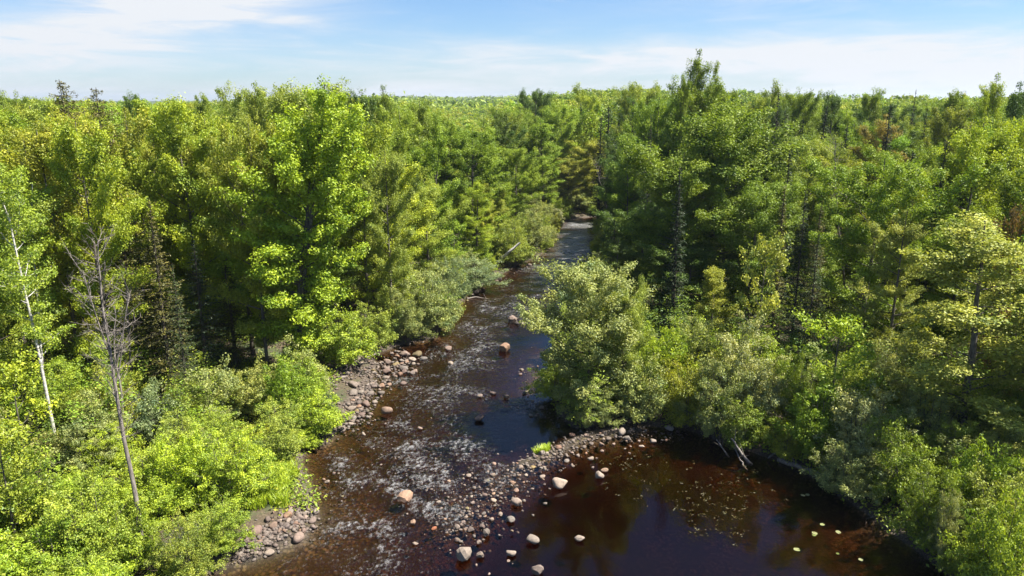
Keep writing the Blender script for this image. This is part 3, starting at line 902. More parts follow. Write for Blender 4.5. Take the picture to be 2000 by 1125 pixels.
key('maple', 922, 250, 92, 150, 'green', 'dense green bank maple', 'dense rich green maple standing over the dark trunks on the left bank', 1)
key('maple', 1008, 285, 104, 90, 'fresh', 'small tiered maple', 'small tiered fresh green maple over the left bank willows', 2)
key('poplar', 1062, 240, 120, 74, 'green', 'tall green poplar at the bend', 'tall green poplar at the river bend')
key('maple', 968, 275, 112, 70, 'green', 'green maple at the bend', 'green maple squeezed behind the dense bank maple')
key('round', 1160, 272, 134, 95, 'gold', 'golden tree', 'golden-green tree standing at the far end of the river', 0)
key('maple', 1112, 306, 130, 70, 'gold', 'lesser golden tree', 'smaller golden-green tree left of the other golden one', 1)
key('lollipop', 118, 152, 57, 52, 'brownspruce', 'first lollipop spruce', 'bare-stemmed spruce with a ragged tuft top, the leftmost and tallest', 0)
key('lollipop', 187, 168, 57, 52, 'brownspruce', 'second lollipop spruce', 'bare-stemmed spruce with a tuft top, the shorter of the pair', 1)
key('spruce', 212, 262, 50, 110, 'brownspruce', 'brown spruce', 'thin brownish spruce below the lollipop pair', 0)
key('spruce', 290, 385, 44, 120, 'brownspruce', 'wide brown spruce', 'wide brownish spruce standing over the bank shrubs', 1)
key('spruce', 375, 455, 46, 120, 'bluespruce', 'black spruce', 'blackish spruce in the shade left of the tall maple', 2)
key('spruce', 440, 500, 50, 110, 'brownspruce', 'shaded spruce', 'brownish spruce in deep shade beneath the olive maple', 0)
key('spruce', 335, 510, 41, 80, 'spruce', 'low dark spruce', 'low dark spruce in front of the wide brown one', 1)
# bank shrubs on the left
for kind, u, v, y, w, c, ref, lab in [
    ('willow', 845, 522, 60, 130, 'grey', 'big grey-green willow', 'big grey-green willow bush right of the tall maple, at the water'),
    ('willow', 790, 545, 56, 90, 'grey', 'grey-green willow', 'grey-green willow bush between the tall maple and the big willow bush'),
    ('willow', 925, 505, 74, 120, 'bluegrey', 'blue-green willow', 'blue-green willow bush under the dense bank maple'),
    ('willow', 880, 500, 70, 70, 'bluegrey', 'small blue-green willow', 'small blue-green willow bush behind the big willow bush'),
    ('willow', 1034, 408, 97, 80, 'grey', 'far willow', 'tall grey-green willow bush where the river narrows'),
    ('willow', 1000, 425, 88, 90, 'pale', 'pale far willow', 'pale willow bush behind the silver drift log'),
    ('willow', 1062, 392, 112, 56, 'grey', 'farther willow', 'grey-green willow bush just before the golden tree'),
    ('willow', 1120, 362, 131, 80, 'grey', 'last willow', 'grey-green willow bush under the golden tree'),
    ('shrub', 655, 590, 52, 130, 'fresh', 'shrub under the maple', 'fresh green shrub under the tall maple on the stony bank'),
    ('willow', 725, 590, 54, 110, 'pale', 'pale bush', 'pale green willow bush over the stones right of the tall maple'),
    ('shrub', 612, 770, 41, 120, 'lime', 'lime shrub', 'lime-green shrub reaching over the riffle below the tall maple'),
    ('shrub', 530, 735, 44, 120, 'green', 'dark shrub', 'rich green shrub in the shade beneath the tall maple trunk'),
    ('shrub', 455, 765, 43, 110, 'green', 'shaded shrub', 'shaded green shrub left of the tall maple trunk'),
    ('shrub', 598, 910, 35, 66, 'lime', 'little lime bush', 'little lime-green bush at the water above the stone heap'),
    ('shrub', 300, 742, 38, 110, 'bluegrey', 'blue-green shrub', 'blue-green shrub right of the forked grey snag'),
    ('sapling', 12, 690, 33, 110, 'yellow', 'yellow sapling', 'bright yellow-green sapling at the left edge below the white birch'),
    ('shrub', 400, 800, 38, 110, 'fresh', 'fresh shrub', 'fresh green shrub in the middle of the left thicket'),
    ('shrub', 340, 850, 34, 130, 'fresh', 'thicket shrub', 'fresh green shrub right of the leaning grey tree'),
    ('willow', 430, 890, 34, 130, 'grey', 'thicket willow', 'grey-green willow bush behind the bright grass patch'),
    ('shrub', 480, 840, 38, 100, 'olive', 'olive shrub', 'olive shrub between the thicket and the riffle'),
    ('willow', 420, 970, 29, 120, 'fresh', 'willow by the stone heap', 'fresh green willow bush over the stone heap'),
    ('shrub', 235, 985, 27, 120, 'fresh', 'shrub at the leaning tree', 'fresh green shrub hiding the foot of the leaning grey tree'),
    ('shrub', 290, 930, 30.5, 110, 'lime', 'lime thicket shrub', 'lime-green shrub right behind the foot of the leaning grey tree'),
    ('shrub', 190, 930, 30, 110, 'lime', 'lime shrub left', 'lime-green shrub left of the leaning grey tree'),
    ('willow', 350, 1010, 27, 130, 'pale', 'low willow', 'pale willow bush between the leaning grey tree and the stone heap'),
]:
    key(kind, u, v, y, w, c, ref, lab, group='bushes on the left bank' if kind != 'sapling' else None)

# ---- right bank
key('poplar', 1372, 112, 82, 62, 'mid', 'tallest tree', 'tallest tree, a narrow open crown breaking the right skyline', 0)
key('maple', 1390, 158, 81, 120, 'mid', 'shoulder maple', 'broad mid-green maple crown directly beneath the tallest tree', 1)
key('poplar', 1338, 142, 80, 34, 'mid', 'thin spike', 'thin leafy spike just left of the tallest tree', 1)
key('round', 1405, 205, 64, 270, 'mid', 'great rounded tree', 'great rounded mid-green tree in the middle of the right bank', 1)
key('round', 1330, 300, 62, 190, 'mid', 'shaded round tree', 'shaded rounded tree on the river side of the great rounded tree', 2)
key('maple', 1488, 166, 92, 95, 'pale', 'pale skyline maple', 'pale maple on the skyline right of the tallest tree', 0)
key('maple', 1285, 190, 84, 110, 'green', 'green maple by the tallest tree', 'rich green maple left of the tallest tree', 1)
key('maple', 1235, 262, 80, 110, 'green', 'dark bank maple', 'dark green maple over the right bank at the river bend', 3)
key('maple', 1215, 345, 84, 110, 'dk', 'low dark maple', 'maple standing low at the bend, shade put into its dark green leaves')  # this and the next two: bank shade is painted into the leaf colour
key('round', 1262, 400, 68, 150, 'dk', 'shaded bank tree', 'tree behind the spit willow, bank shade put into its dark green leaves')
key('round', 1350, 470, 60, 150, 'dk', 'low shaded tree', 'low tree above the spit bushes, shade put into its dark green leaves')
key('spruce', 1272, 222, 73, 50, 'bluespruce', 'blackish spire', 'blackish narrow spruce left of the great rounded tree', 0)
for u, v, y, w, lab in [(1190, 214, 122, 24, 'taller of the two black fir spires above the golden tree'), (1174, 234, 120, 20, 'shorter of the two black fir spires above the golden tree'),
                        (1500, 255, 70, 22, 'black fir spire right of the great rounded tree'), (1615, 212, 92, 22, 'black fir spire far back, left of the mid skyline tree'),
                        (1742, 208, 84, 22, 'black fir spire beside the rust-tinged tree'), (1848, 280, 56, 22, 'thin black fir spire left of the many-plumed maple'),
                        (1522, 186, 84, 18, 'thin black fir spire right of the pale skyline maple')]:
    key('spire', u, v, y, w, 'bluespruce', 'black fir spire', lab, group='black fir spires')
for u, v, y, w, lab in [(1330, 330, 58, 26, 'black fir spire against the great rounded tree, low on its left'), (1545, 300, 66, 24, 'black fir spire directly above the dark pointed spruce'),
                        (1655, 250, 78, 22, 'black fir spire behind the olive crown'), (1895, 250, 66, 24, 'black fir spire just left of the right skyline poplar'),
                        (1450, 205, 86, 22, 'black fir spire between the tallest tree and the pale skyline maple'), (1785, 300, 62, 26, 'black fir spire above the pale branching tree'),
                        (1238, 205, 100, 24, 'black fir spire between the golden tree and the blackish narrow spruce')]:
    key('spire', u, v, y, w, 'bluespruce', 'black fir spire', lab, group='black fir spires')
for kind, u, v, y, w, c, lab in [('round', 1048, 176, 150, 70, 'dk', 'dark rounded crown standing alone on the far rise right of the valley gap'),
                                 ('maple', 1150, 168, 140, 80, 'yg', 'yellow-green crown on the skyline above the golden tree'),
                                 ('round', 1245, 164, 125, 90, 'pale', 'pale rounded crown on the skyline left of the tallest tree'),
                                 ('maple', 1560, 176, 105, 80, 'mid', 'mid-green crown on the skyline right of the pale skyline maple'),
                                 ('poplar', 1628, 178, 100, 46, 'dk', 'deep green poplar on the right skyline, left of the mid-green one'),
                                 ('poplar', 1868, 176, 90, 46, 'mid', 'mid-green poplar on the skyline left of the yellow-green one'),
                                 ('poplar', 255, 182, 80, 44, 'dk', 'deep green poplar on the skyline right of the lollipop spruces'),
                                 ('maple', 30, 186, 85, 90, 'mid', 'mid-green crown on the skyline at the far left'),
                                 ('poplar', 395, 184, 85, 44, 'mid', 'mid-green poplar on the skyline left of the pale crowns')]:
    key(kind, u, v, y, w, c, lab, lab)
key('spruce', 1812, 208, 90, 44, 'bluespruce', 'black skyline spruce', 'blackish spruce before the right skyline')
key('spruce', 1575, 372, 52, 80, 'bluespruce', 'dark pointed spruce', 'blackish pointed spruce left of the big green maple', 1)
key('spruce', 1600, 452, 47, 100, 'spruce', 'low spruce', 'dark spruce at the foot of the big green maple', 2)
key('spruce', 1790, 172, 112, 30, 'bluespruce', 'dark skyline spruce', 'dark spruce silhouetted on the right skyline')
key('maple', 1722, 308, 50, 225, 'green', 'big green maple', 'big rich green maple in the right half, lit on its right side', 1)
key('sapling', 1500, 452, 47, 85, 'palel', 'pale slim sapling', 'pale slim sapling in front of the great rounded tree', 0)
key('sapling', 1642, 612, 40, 120, 'lime', 'lime sapling', 'brilliant lime-green sapling among the grey-green bushes', 1)
key('maple', 1915, 238, 53, 190, 'yg', 'many-plumed maple', 'many-plumed yellow-green maple at the right edge', 2)
key('maple', 1985, 232, 57, 120, 'yg', 'edge maple', 'yellow-green maple cut by the right edge of the photo', 4)
key('poplar', 1940, 158, 76, 54, 'yg', 'right skyline poplar', 'yellow-green poplar spiking above the right skyline', 0)
key('poplar', 1706, 172, 100, 56, 'mid', 'mid skyline poplar', 'mid-green poplar, darkest leafy tip on the right skyline', 1)
key('layered', 1732, 232, 80, 100, 'rust', 'rust-tinged tree', 'rust-tinged crown, the only orange one on the right bank', 1)
key('layered', 1945, 430, 37, 330, 'palel', 'pale tiered tree', 'pale lime tiered tree filling the right edge', 0)
key('sapling', 1990, 398, 42, 70, 'red', 'red-leaved tree', 'dark red-leaved sapling top at the right edge', 2)
key('maple', 1830, 330, 60, 120, 'pale', 'pale maple', 'pale maple between the big green maple and the many-plumed one', 3)
key('layered', 1770, 420, 46, 130, 'palel', 'pale branching tree', 'pale tree close behind the big green maple, on its right', 1)
key('round', 1600, 270, 72, 130, 'pale', 'pale round crown', 'pale rounded crown right of the great rounded tree', 0)
key('layered', 1660, 300, 66, 110, 'olive', 'olive crown', 'olive crown behind the big green maple')
# the spit
wx_, wy_ = gp(1152, 815)
sw = place('willow_tree', wx_, wy_, 9.9, 4.3, 'grey', 0, rot=1.0, jitter=0.0)
tag(sw, 'rounded grey-green willow with a dark trunk at the tip of the spit', 'tree')
KEY.append((wx_, wy_, 10.0, 'spit willow', 1150, 535, 'willow_tree'))
key('spruce', 1152, 610, 42.5, 95, 'fresh', 'young conifer', 'young soft green conifer growing inside the spit willow', 2)
for kind, u, v, y, w, c, ref, lab in [
    ('willow_tree', 1222, 562, 44, 115, 'pale', 'second spit willow', 'narrower pale willow just right of the spit willow'),
    ('shrub', 1255, 700, 42, 120, 'grey', 'spit bush', 'grey-green bush at the foot of the second spit willow'),
    ('shrub', 1300, 625, 46, 110, 'lime', 'lime spit bush', 'lime-tinted bush right of the two spit willows'),
    ('willow', 1090, 700, 43, 110, 'fresh', 'low willow', 'low willow skirt on the river side of the spit willow'),
    ('willow', 1160, 740, 41.5, 110, 'grey', 'skirt willow', 'low grey-green willow bush under the spit willow trunk'),
    ('willow', 1365, 620, 47, 120, 'grey', 'grey bush', 'grey-green willow bush behind the lime-tinted spit bush'),
    ('shrub', 1350, 700, 42, 110, 'olive', 'olive bush', 'olive bush in the middle of the spit thicket'),
    ('willow', 1470, 628, 42, 170, 'silver', 'silvery willow', 'broad silvery willow bush left of the lime-green sapling'),
    ('willow', 1410, 705, 39.5, 130, 'grey', 'shore willow', 'grey-green willow bush leaning to the brown pool'),
    ('willow', 1560, 690, 41, 110, 'mid', 'dark willow', 'mid-green bush directly left of the lime-green sapling'),
    ('shrub', 1460, 770, 37.5, 110, 'mid', 'drift log shrub', 'mid-green shrub above the drift logs in the pool'),
    ('shrub', 1600, 740, 38, 130, 'green', 'green shrub', 'rich green shrub in shade beneath the lime-green sapling'),
    ('willow', 1745, 660, 43, 100, 'silver', 'silver willow', 'silvery willow bush against the big green maple'),
    ('willow', 1700, 765, 36, 170, 'silver', 'great silver willow', 'great silvery-green willow bush over the dark pool bank'),
    ('willow', 1660, 860, 32.5, 140, 'grey', 'overhanging willow', 'grey-green willow bush overhanging the pool by the grey log'),
    ('shrub', 1780, 830, 33, 140, 'mid', 'bank shrub', 'mid-green shrub right of the great silvery willow'),
    ('willow', 1840, 910, 29.5, 130, 'mid', 'pool willow', 'mid-green willow bush over the dark corner of the pool'),
    ('willow', 1865, 960, 27.5, 70, 'silver', 'small silvery willow', 'small silvery willow bush standing out from darker ones'),
    ('willow', 1830, 745, 37, 140, 'grey', 'upper willow', 'grey-green willow bush in front of the pale tiered tree'),
    ('shrub', 1930, 860, 30, 130, 'green', 'corner shrub', 'green shrub beneath the pale tiered tree'),
    ('shrub', 1970, 960, 26, 130, 'fresh', 'low corner shrub', 'fresh green shrub in the lower right corner'),
    ('willow', 1900, 1030, 25, 110, 'mid', 'corner willow', 'mid-green willow bush in the lower right corner'),
]:
    key(kind, u, v, y, w, c, ref, lab, group='bushes on the right bank')

# ---- birches and snags on the left bank, each built for itself
def birch(seed, u, v, vtop, utop, ztop_y, color, label, ref, w):
    x, y = gp(u, v, 1.0)
    xt, zt = at_depth(utop, vtop, y)
    H = zt - 1.0
    tm, cmh, info = broadleaf('birch%d' % seed, seed, H=H, Rc=w, base=0.34, limbs=30, subs=6, per=62, cr=0.42, leaf=0.12, shape='narrow', bark='birch',
                              lean=(xt - x, 0), trunk_r=0.095, steep=(30, 66), plume=0.1)
    r = bpy.data.objects.new('birch_tree', None); C.objects.link(r)
    r.location = (x, y, gz(x, y) - 0.1)
    link('trunk', tm, r); c = link('crown', cmh, r); c.color = (*COL[color], 1)
    tag(r, label, 'tree')
    KEY.append((xt, y, zt, ref, utop, vtop, 'birch'))


birch(700, 112, 878, 262, -22, 39, 'fresh', 'tall white-barked birch leaning at the left edge', 'tall white birch', 2.3)
birch(701, 92, 800, 330, 52, 42, 'green', 'second white birch, right of and behind the tall one', 'second birch', 2.0)

def snag(seed, pts, r0, label, ref, **kw):
    """pts: (u, v) up the stem at one distance, the first at the ground"""
    x, y = gp(*pts[0], 0.8)
    path = [(0, 0, 0)]
    for u, v in pts[1:]:
        xx, zz = at_depth(u, v, y); path.append((xx - x, 0.25 * len(path), zz - gz(x, y)))
    r = bpy.data.objects.new('dead_tree', None); C.objects.link(r)
    r.location = (x, y, gz(x, y) - 0.15)
    link('trunk', dead_tree('snag%d' % seed, seed, path, r0, **kw), r)
    tag(r, label, 'tree')
    KEY.append((x, y, zz, ref, pts[-1][0], pts[-1][1], 'dead'))


snag(801, [(280, 1092), (262, 990), (238, 905), (212, 800), (192, 720), (170, 640), (150, 560), (140, 480)], 0.105,
     'slender leaning dead grey tree rising out of the lower left shrubs', 'leaning grey tree', nb=110, blen=1.25, base=0.34, twig=9,
     fork=[(0.55, (1.0, 0.2, 3.4)), (0.60, (-0.7, 0.1, 3.6)), (0.5, (0.5, 0.3, 2.2))])
snag(802, [(240, 875), (236, 830), (226, 760), (208, 690), (204, 600)], 0.10, 'forked grey snag with a curved bare limb, behind the leaning one', 'forked snag',
     nb=36, blen=1.2, base=0.25, fork=[(0.3, (1.6, 0, 0.9)), (0.6, (-0.6, 0, 2.4))])
snag(803, [(262, 800), (250, 700), (240, 600), (232, 520)], 0.09, 'thin brown dead spruce stem full of bare twigs', 'thin dead stem', nb=70, blen=0.9, base=0.25, twig=7, bark='bark')
snag(804, [(1196, 470), (1190, 420), (1176, 370), (1165, 320)], 0.10, 'bare grey tree leaning over the far river', 'bare river tree', nb=46, blen=2.2, base=0.25)
snag(805, [(1535, 560), (1532, 430), (1530, 330), (1545, 250)], 0.10, 'bare grey tree right of the great rounded tree', 'bare grey tree', nb=34, blen=1.9, base=0.45)
snag(806, [(1652, 640), (1650, 520), (1640, 420), (1640, 330), (1642, 270)], 0.11, 'bare brown stem left of the big green maple', 'bare brown stem', nb=46, blen=1.2, base=0.4, bark='bark')

# ---------------------------------------------------------------- the rest of the forest, tree by tree
KXY = np.array([(k[0], k[1]) for k in KEY])
MERGE = set()      # cells whose tree the photo hardly shows: they join the far forest
MERGE |= {tuple(int(q_) for q_ in c_.split(',')) for c_ in '-21,27,1 -20,25,1 -20,26,1 -20,27,1 -19,24,1 -19,25,1 -19,26,1 -19,27,1 -18,22,1 -18,23,1 -18,24,1 -18,25,1 -18,26,1 -17,21,1 -17,22,1 -17,23,1 -17,24,1 -17,25,1 -17,26,1 -17,27,1 -16,20,1 -16,21,1 -16,22,1 -16,23,1 -16,24,1 -16,25,1 -16,26,1 -16,27,1 -15,18,1 -15,19,1 -15,20,1 -15,21,1 -15,22,1 -15,23,1 -15,24,1 -15,26,1 -15,27,1 -14,16,1 -14,17,1 -14,18,1 -14,19,1 -14,20,1 -14,21,1 -14,22,1 -14,23,1 -14,24,1 -14,25,1 -14,27,1 -13,16,1 -13,17,1 -13,18,1 -13,19,1 -13,23,1 -13,27,1 -12,14,1 -12,15,1 -12,16,1 -12,18,1 -12,23,1 -12,25,1 -12,26,1 -11,14,1 -11,15,1 -11,17,1 -11,18,1 -11,19,1 -11,20,1 -11,21,1 -11,22,1 -11,24,1 -11,25,1 -11,26,1 -11,27,1 -10,12,1 -10,13,1 -10,14,1 -10,16,1 -10,17,1 -10,18,1 -10,19,1 -10,20,1 -10,22,1 -10,23,1 -10,25,1 -10,26,1 -9,10,1 -9,11,1 -9,12,1 -9,13,1 -9,19,1 -9,21,1 -9,22,1 -9,24,1 -9,25,1 -9,27,1 -8,8,1 -8,9,1 -8,10,1 -8,14,1 -8,16,1 -8,18,1 -8,19,1 -8,20,1 -8,21,1 -8,24,1 -8,25,1 -8,26,1 -8,27,1 -7,8,1 -7,16,1 -7,17,1 -7,18,1 -7,19,1 -7,20,1 -7,21,1 -7,23,1 -7,24,1 -7,25,1 -7,26,1 -7,27,1 -6,7,1 -6,16,1 -6,18,1 -6,20,1 -6,21,1 -6,22,1 -6,23,1 -6,24,1 -6,25,1 -6,26,1 -6,27,1 -5,13,1 -5,16,1 -5,17,1 -5,19,1 -5,20,1 -5,21,1 -5,22,1 -5,23,1 -5,24,1 -5,25,1 -5,26,1 -5,27,1 -4,14,1 -4,16,1 -4,17,1 -4,18,1 -4,19,1 -4,20,1 -4,21,1 -4,22,1 -4,24,1 -4,26,1 -4,27,1 -3,21,1 -3,22,1 -3,23,1 -3,24,1 -3,25,1 -3,26,1 -3,27,1 -2,22,1 -2,24,1 -2,26,1 -2,27,1 -1,26,1 -1,27,1 0,27,1 1,27,1 3,19,1 3,22,1 4,19,1 4,20,1 4,23,1 5,18,1 5,20,1 5,23,1 5,24,1 6,8,1 6,19,1 6,20,1 6,21,1 6,22,1 6,23,1 6,24,1 6,27,1 7,7,1 7,8,1 7,9,1 7,21,1 7,22,1 7,25,1 7,26,1 7,27,1 8,10,1 8,23,1 8,26,1 8,27,1 9,10,1 9,11,1 9,12,1 9,13,1 9,16,1 9,18,1 9,25,1 9,26,1 9,27,1 10,12,1 10,13,1 10,14,1 10,22,1 10,26,1 10,27,1 11,13,1 11,14,1 11,15,1 11,16,1 11,18,1 11,21,1 11,23,1 11,24,1 11,25,1 11,26,1 12,14,1 12,15,1 12,16,1 12,17,1 12,19,1 12,21,1 12,22,1 12,25,1 12,26,1 13,16,1 13,17,1 13,18,1 13,19,1 13,23,1 13,25,1 14,17,1 14,18,1 14,19,1 14,20,1 14,21,1 14,22,1 14,24,1 15,19,1 15,20,1 15,21,1 15,22,1 15,24,1 15,25,1 16,19,1 16,20,1 16,21,1 16,22,1 16,23,1 16,25,1 16,26,1 17,21,1 17,22,1 17,23,1 17,24,1 17,25,1 17,26,1 17,27,1 18,22,1 18,23,1 18,24,1 18,25,1 18,26,1 18,27,1 19,24,1 19,25,1 19,26,1 19,27,1 20,25,1 20,26,1 20,27,1 21,26,1 21,27,1 -15,18,2 -14,16,2 -14,17,2 -13,15,2 -12,14,2 -11,13,2 -10,11,2 -9,10,2 -8,9,2 -7,8,2 -7,9,2 -6,8,2 -4,31,2 -1,39,2 1,44,2 1,46,2 1,49,2 2,47,2 2,52,2 3,21,2 4,28,2 4,29,2 4,31,2 4,32,2 5,33,2 5,34,2 6,38,2 6,39,2 6,40,2 6,41,2 6,42,2 6,43,2 6,44,2 6,45,2 6,49,2 7,44,2 7,45,2 7,46,2 7,47,2 7,48,2 7,49,2 7,50,2 7,51,2 7,52,2 8,50,2 8,51,2 8,52,2 8,57,2 8,58,2 9,10,2 9,11,2 9,52,2 9,53,2 9,57,2 9,58,2 9,59,2 10,12,2 10,53,2 10,54,2 10,58,2 10,59,2 11,53,2 11,54,2 11,58,2 11,59,2 12,14,2 12,15,2 12,54,2 12,58,2 12,59,2 13,15,2 13,16,2 13,54,2 13,55,2 13,59,2 14,17,2 14,18,2 14,54,2 14,55,2 14,56,2 14,57,2 14,58,2 14,59,2 15,56,2 15,57,2 15,58,2 15,59,2'.split()}
MERGE |= set('r1224_823 r916_1006 r1015_934 r858_887 r883_887 r879_955 r916_958 r666_818 r714_784 r717_707 r698_696 r699_693 r710_697 r711_715 r714_700 r706_706 r452_1072 r464_1065 r1036_766 r1025_790 r928_570 r967_555'.split())
TK = [k for k in KEY if k[6] in ('maple', 'round', 'poplar', 'layered', 'spruce', 'spire', 'lollipop', 'birch', 'dead')]


def unblock(x, y, H):
    """keep an unnamed tree from hiding the tops of the trees the photo singles out behind it"""
    g = gz(x, y)
    for k in TK:
        if k[1] <= y: continue
        lim = {'spire': 62, 'spruce': 70, 'lollipop': 60, 'poplar': 60}.get(k[6], 75)
        while H > 8:
            u, v = to_px(x, y, g + H)
            if abs(u - k[4]) > 20 + 2600 / y or v > k[5] + lim: break
            H *= 0.96
    return H


FILL = []          # (cell id, kind, x, y, H, colour, variant, rotation, width factor)


def cellrng(a, b, s): return np.random.default_rng((a + 5000) * 100003 + (b + 5000) * 17 + s)


def fits(kind, x, y, H):
    """keep the open views: river gap in the middle, low thickets near the bottom corners"""
    u, v = to_px(x, y, gz(x, y) + H)
    lim = np.interp(u, [0, 420, 450, 610, 640, 750, 800, 862, 868, 972, 980, 1040, 1060, 1290, 1320, 1450, 1560, 1600, 2000],
                    [194, 196, 176, 172, 180, 184, 198, 216, 240, 240, 204, 196, 182, 178, 184, 178, 184, 190, 190])
    return v > lim - (22 if kind in ('poplar', 'spruce', 'spire') else 8) + 26 * ((x * 7.3 + y * 3.1) % 1.0)


def colour_for(rng, x, y, kind):
    n_ = float(fbm(np.array([x / 16.0]), np.array([y / 16.0]), 3, 2)[0])
    if kind in ('spruce', 'spire', 'lollipop'): return ['spruce', 'bluespruce', 'brownspruce'][int(rng.integers(3))]
    r_ = rng.random() * 0.75 + n_ * 0.5 - (0.10 if x < 0 else 0.0)
    if x > 0 or y > 85:
        pal = ['yg', 'pale', 'fresh', 'olive', 'mid', 'green', 'mid', 'dk']
    else:
        pal = ['yg', 'yg', 'fresh', 'yg', 'olive', 'pale', 'green', 'mid']
    return pal[int(np.clip(r_ * 8, 0, 7))]


S_ = 5.0
for a in range(-30, 31):
    for b in range(5, 28):
        rng = cellrng(a, b, 1)
        x = a * S_ + rng.uniform(-1.8, 1.8); y = b * S_ + rng.uniform(-1.8, 1.8)
        if abs(x) > 0.74 * y + 9: continue
        if y < 39 and not (abs(x) > 0.66 * y + 3 and y > 33): continue
        d = float(river_sd(np.array([x]), np.array([y]))[0])
        if d < 2.6: continue
        if 1.5 < x < 22 and y < 52 and d < 9: continue
        if x < 0 and y < 44 and d < 10: continue
        if np.min(np.hypot(KXY[:, 0] - x, KXY[:, 1] - y)) < 2.5: continue
        r_ = rng.random()
        kind = 'maple' if r_ < 0.40 else 'round' if r_ < 0.58 else 'poplar' if r_ < 0.72 else 'layered' if r_ < 0.82 else 'spruce' if r_ < 0.93 else 'spire'
        H = rng.uniform(15.0, 20.2)
        if kind in ('spruce',): H = rng.uniform(13, 21)
        if kind == 'spire': H = rng.uniform(14, 21)
        if kind == 'layered': H = rng.uniform(13, 17.0)
        if d < 6: H *= rng.uniform(0.72, 0.95)
        if y < 44: H *= 0.85
        # canopy tops keep to about eye level, so the horizon shows
        g = gz(x, y)
        H = min(H, (21.6 if kind in ('poplar', 'spruce', 'spire') else 20.1) - g + 0.006 * y + rng.uniform(-1.6, 0.9))
        ok = False
        for _ in range(14):
            if fits(kind, x, y, H): ok = True; break
            H *= 0.95
        if not ok or H < 5: continue
        H = unblock(x, y, H)
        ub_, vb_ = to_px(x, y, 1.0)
        paint_shade = 1150 < ub_ < 1480 and 400 < vb_ < 640  # zone where dark leaf colour and extra spruces stand in for bank shade
        if paint_shade and kind == 'maple' and rng.random() < 0.6: kind = 'spruce'
        FILL.append(((a, b, 1), kind, x, y, H, 'dk' if paint_shade and kind != 'spruce' else colour_for(rng, x, y, kind), int(rng.integers(8)), rng.uniform(0, 6.28), rng.uniform(0.82, 1.12)))

# thickets: bushes along the banks and in both lower corners
S2 = 2.3
for a in range(-22, 34):
    for b in range(7, 62):
        rng = cellrng(a, b, 2)
        x = a * S2 + rng.uniform(-0.8, 0.8); y = b * S2 + rng.uniform(-0.8, 0.8)
        if abs(x) > 0.76 * y + 4: continue
        d = float(river_sd(np.array([x]), np.array([y]))[0])
        if d < 0.4: continue
        corner = (x < -8 and y < 43) or (x > 12 and y < 42) or (1.5 < x < 24 and y < 50)
        if not corner and d > 4.5: continue
        if float(bars(np.array([x]), np.array([y]))[0]) > 0.22: continue
        u, v = to_px(x, y, 0.5)
        if 600 < u < 760 and 640 < v < 830: continue           # the open stony bank
        if 480 < u < 640 and 905 < v < 1090 and d < 3.2: continue     # grass and stone heap
        if np.min(np.hypot(KXY[:, 0] - x, KXY[:, 1] - y)) < 1.15: continue
        kind = 'shrub' if rng.random() < (0.62 if x < 0 else 0.35) else 'willow'
        if rng.random() < 0.10 and d > 3: kind = 'sapling'
        H = rng.uniform(2.4, 4.2) if kind != 'sapling' else rng.uniform(4, 6.5)
        if d < 1.6: H *= 0.72
        if 30 < u < 165 and 31 < y < 39.5: H = min(H, 1.5)
        if 225 < u < 300 and 20 < y < 28.5: H = min(H, 1.6)
        if y < 27: H *= 0.8
        if y < 22: H = min(H, 2.6)
        if x < 0: pal = ['fresh', 'lime', 'fresh', 'pale', 'green', 'grey', 'green']
        else: pal = ['grey', 'silver', 'pale', 'mid', 'fresh', 'grey', 'olive']
        FILL.append(((a, b, 2), kind, x, y, H, pal[int(rng.integers(7))], int(rng.integers(8)), rng.uniform(0, 6.28), rng.uniform(0.85, 1.15)))

ORD = ['first', 'second', 'third', 'fourth', 'fifth', 'sixth', 'seventh', 'eighth', 'ninth', 'tenth', 'eleventh', 'twelfth', 'thirteenth', 'fourteenth', 'fifteenth',
       'sixteenth', 'seventeenth', 'eighteenth', 'nineteenth', 'twentieth', 'twenty-first', 'twenty-second', 'twenty-third', 'twenty-fourth']


def clip16(t):
    if len(t.split()) > 16: t = t.replace(' rounded broadleaf', ' broadleaf').replace('fine-leaved ', '')
    if len(t.split()) > 16: t = t.rsplit(',', 1)[0]
    return t


byref = {}
refs = {}
for k in KEY:
    refs.setdefault(k[3], k)
refs = list(refs.values())
for f in FILL:
    cid, kind, x, y, H, colr, var, rot, wf = f
    if cid in MERGE: continue
    prng = np.random.default_rng((cid[0] + 500) * 1000 + (cid[1] + 100) * 7 + cid[2])
    g = gz(x, y)
    u, v = to_px(x, y, g + H * 0.85)
    small = kind in ('shrub', 'willow', 'sapling')
    best = min(refs, key=lambda k: abs(k[4] - u) / 60.0 + abs(k[1] - y) / 7.0 + (0 if (k[6] in ('shrub', 'willow', 'sapling')) == small else 2.5))
    dist = math.hypot(best[0] - x, best[1] - y)
    rad = {'maple': 4.5, 'round': 4.6, 'poplar': 2.5, 'layered': 3.8, 'spruce': 2.2, 'spire': 0.9, 'shrub': 2.2, 'willow': 2.5, 'sapling': 1.8}[kind] * wf
    if small: rad *= (H / 4.0) ** 0.5 * 0.95 if kind != 'sapling' else H / 7
    else: rad *= (H / 17.0) ** 0.5
    # crowns must not reach far over the water
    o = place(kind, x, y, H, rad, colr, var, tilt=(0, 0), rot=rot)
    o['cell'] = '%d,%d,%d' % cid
    byref.setdefault((best[3], FORM[kind], ADJ[colr]), []).append((dist, o, best, x, y))
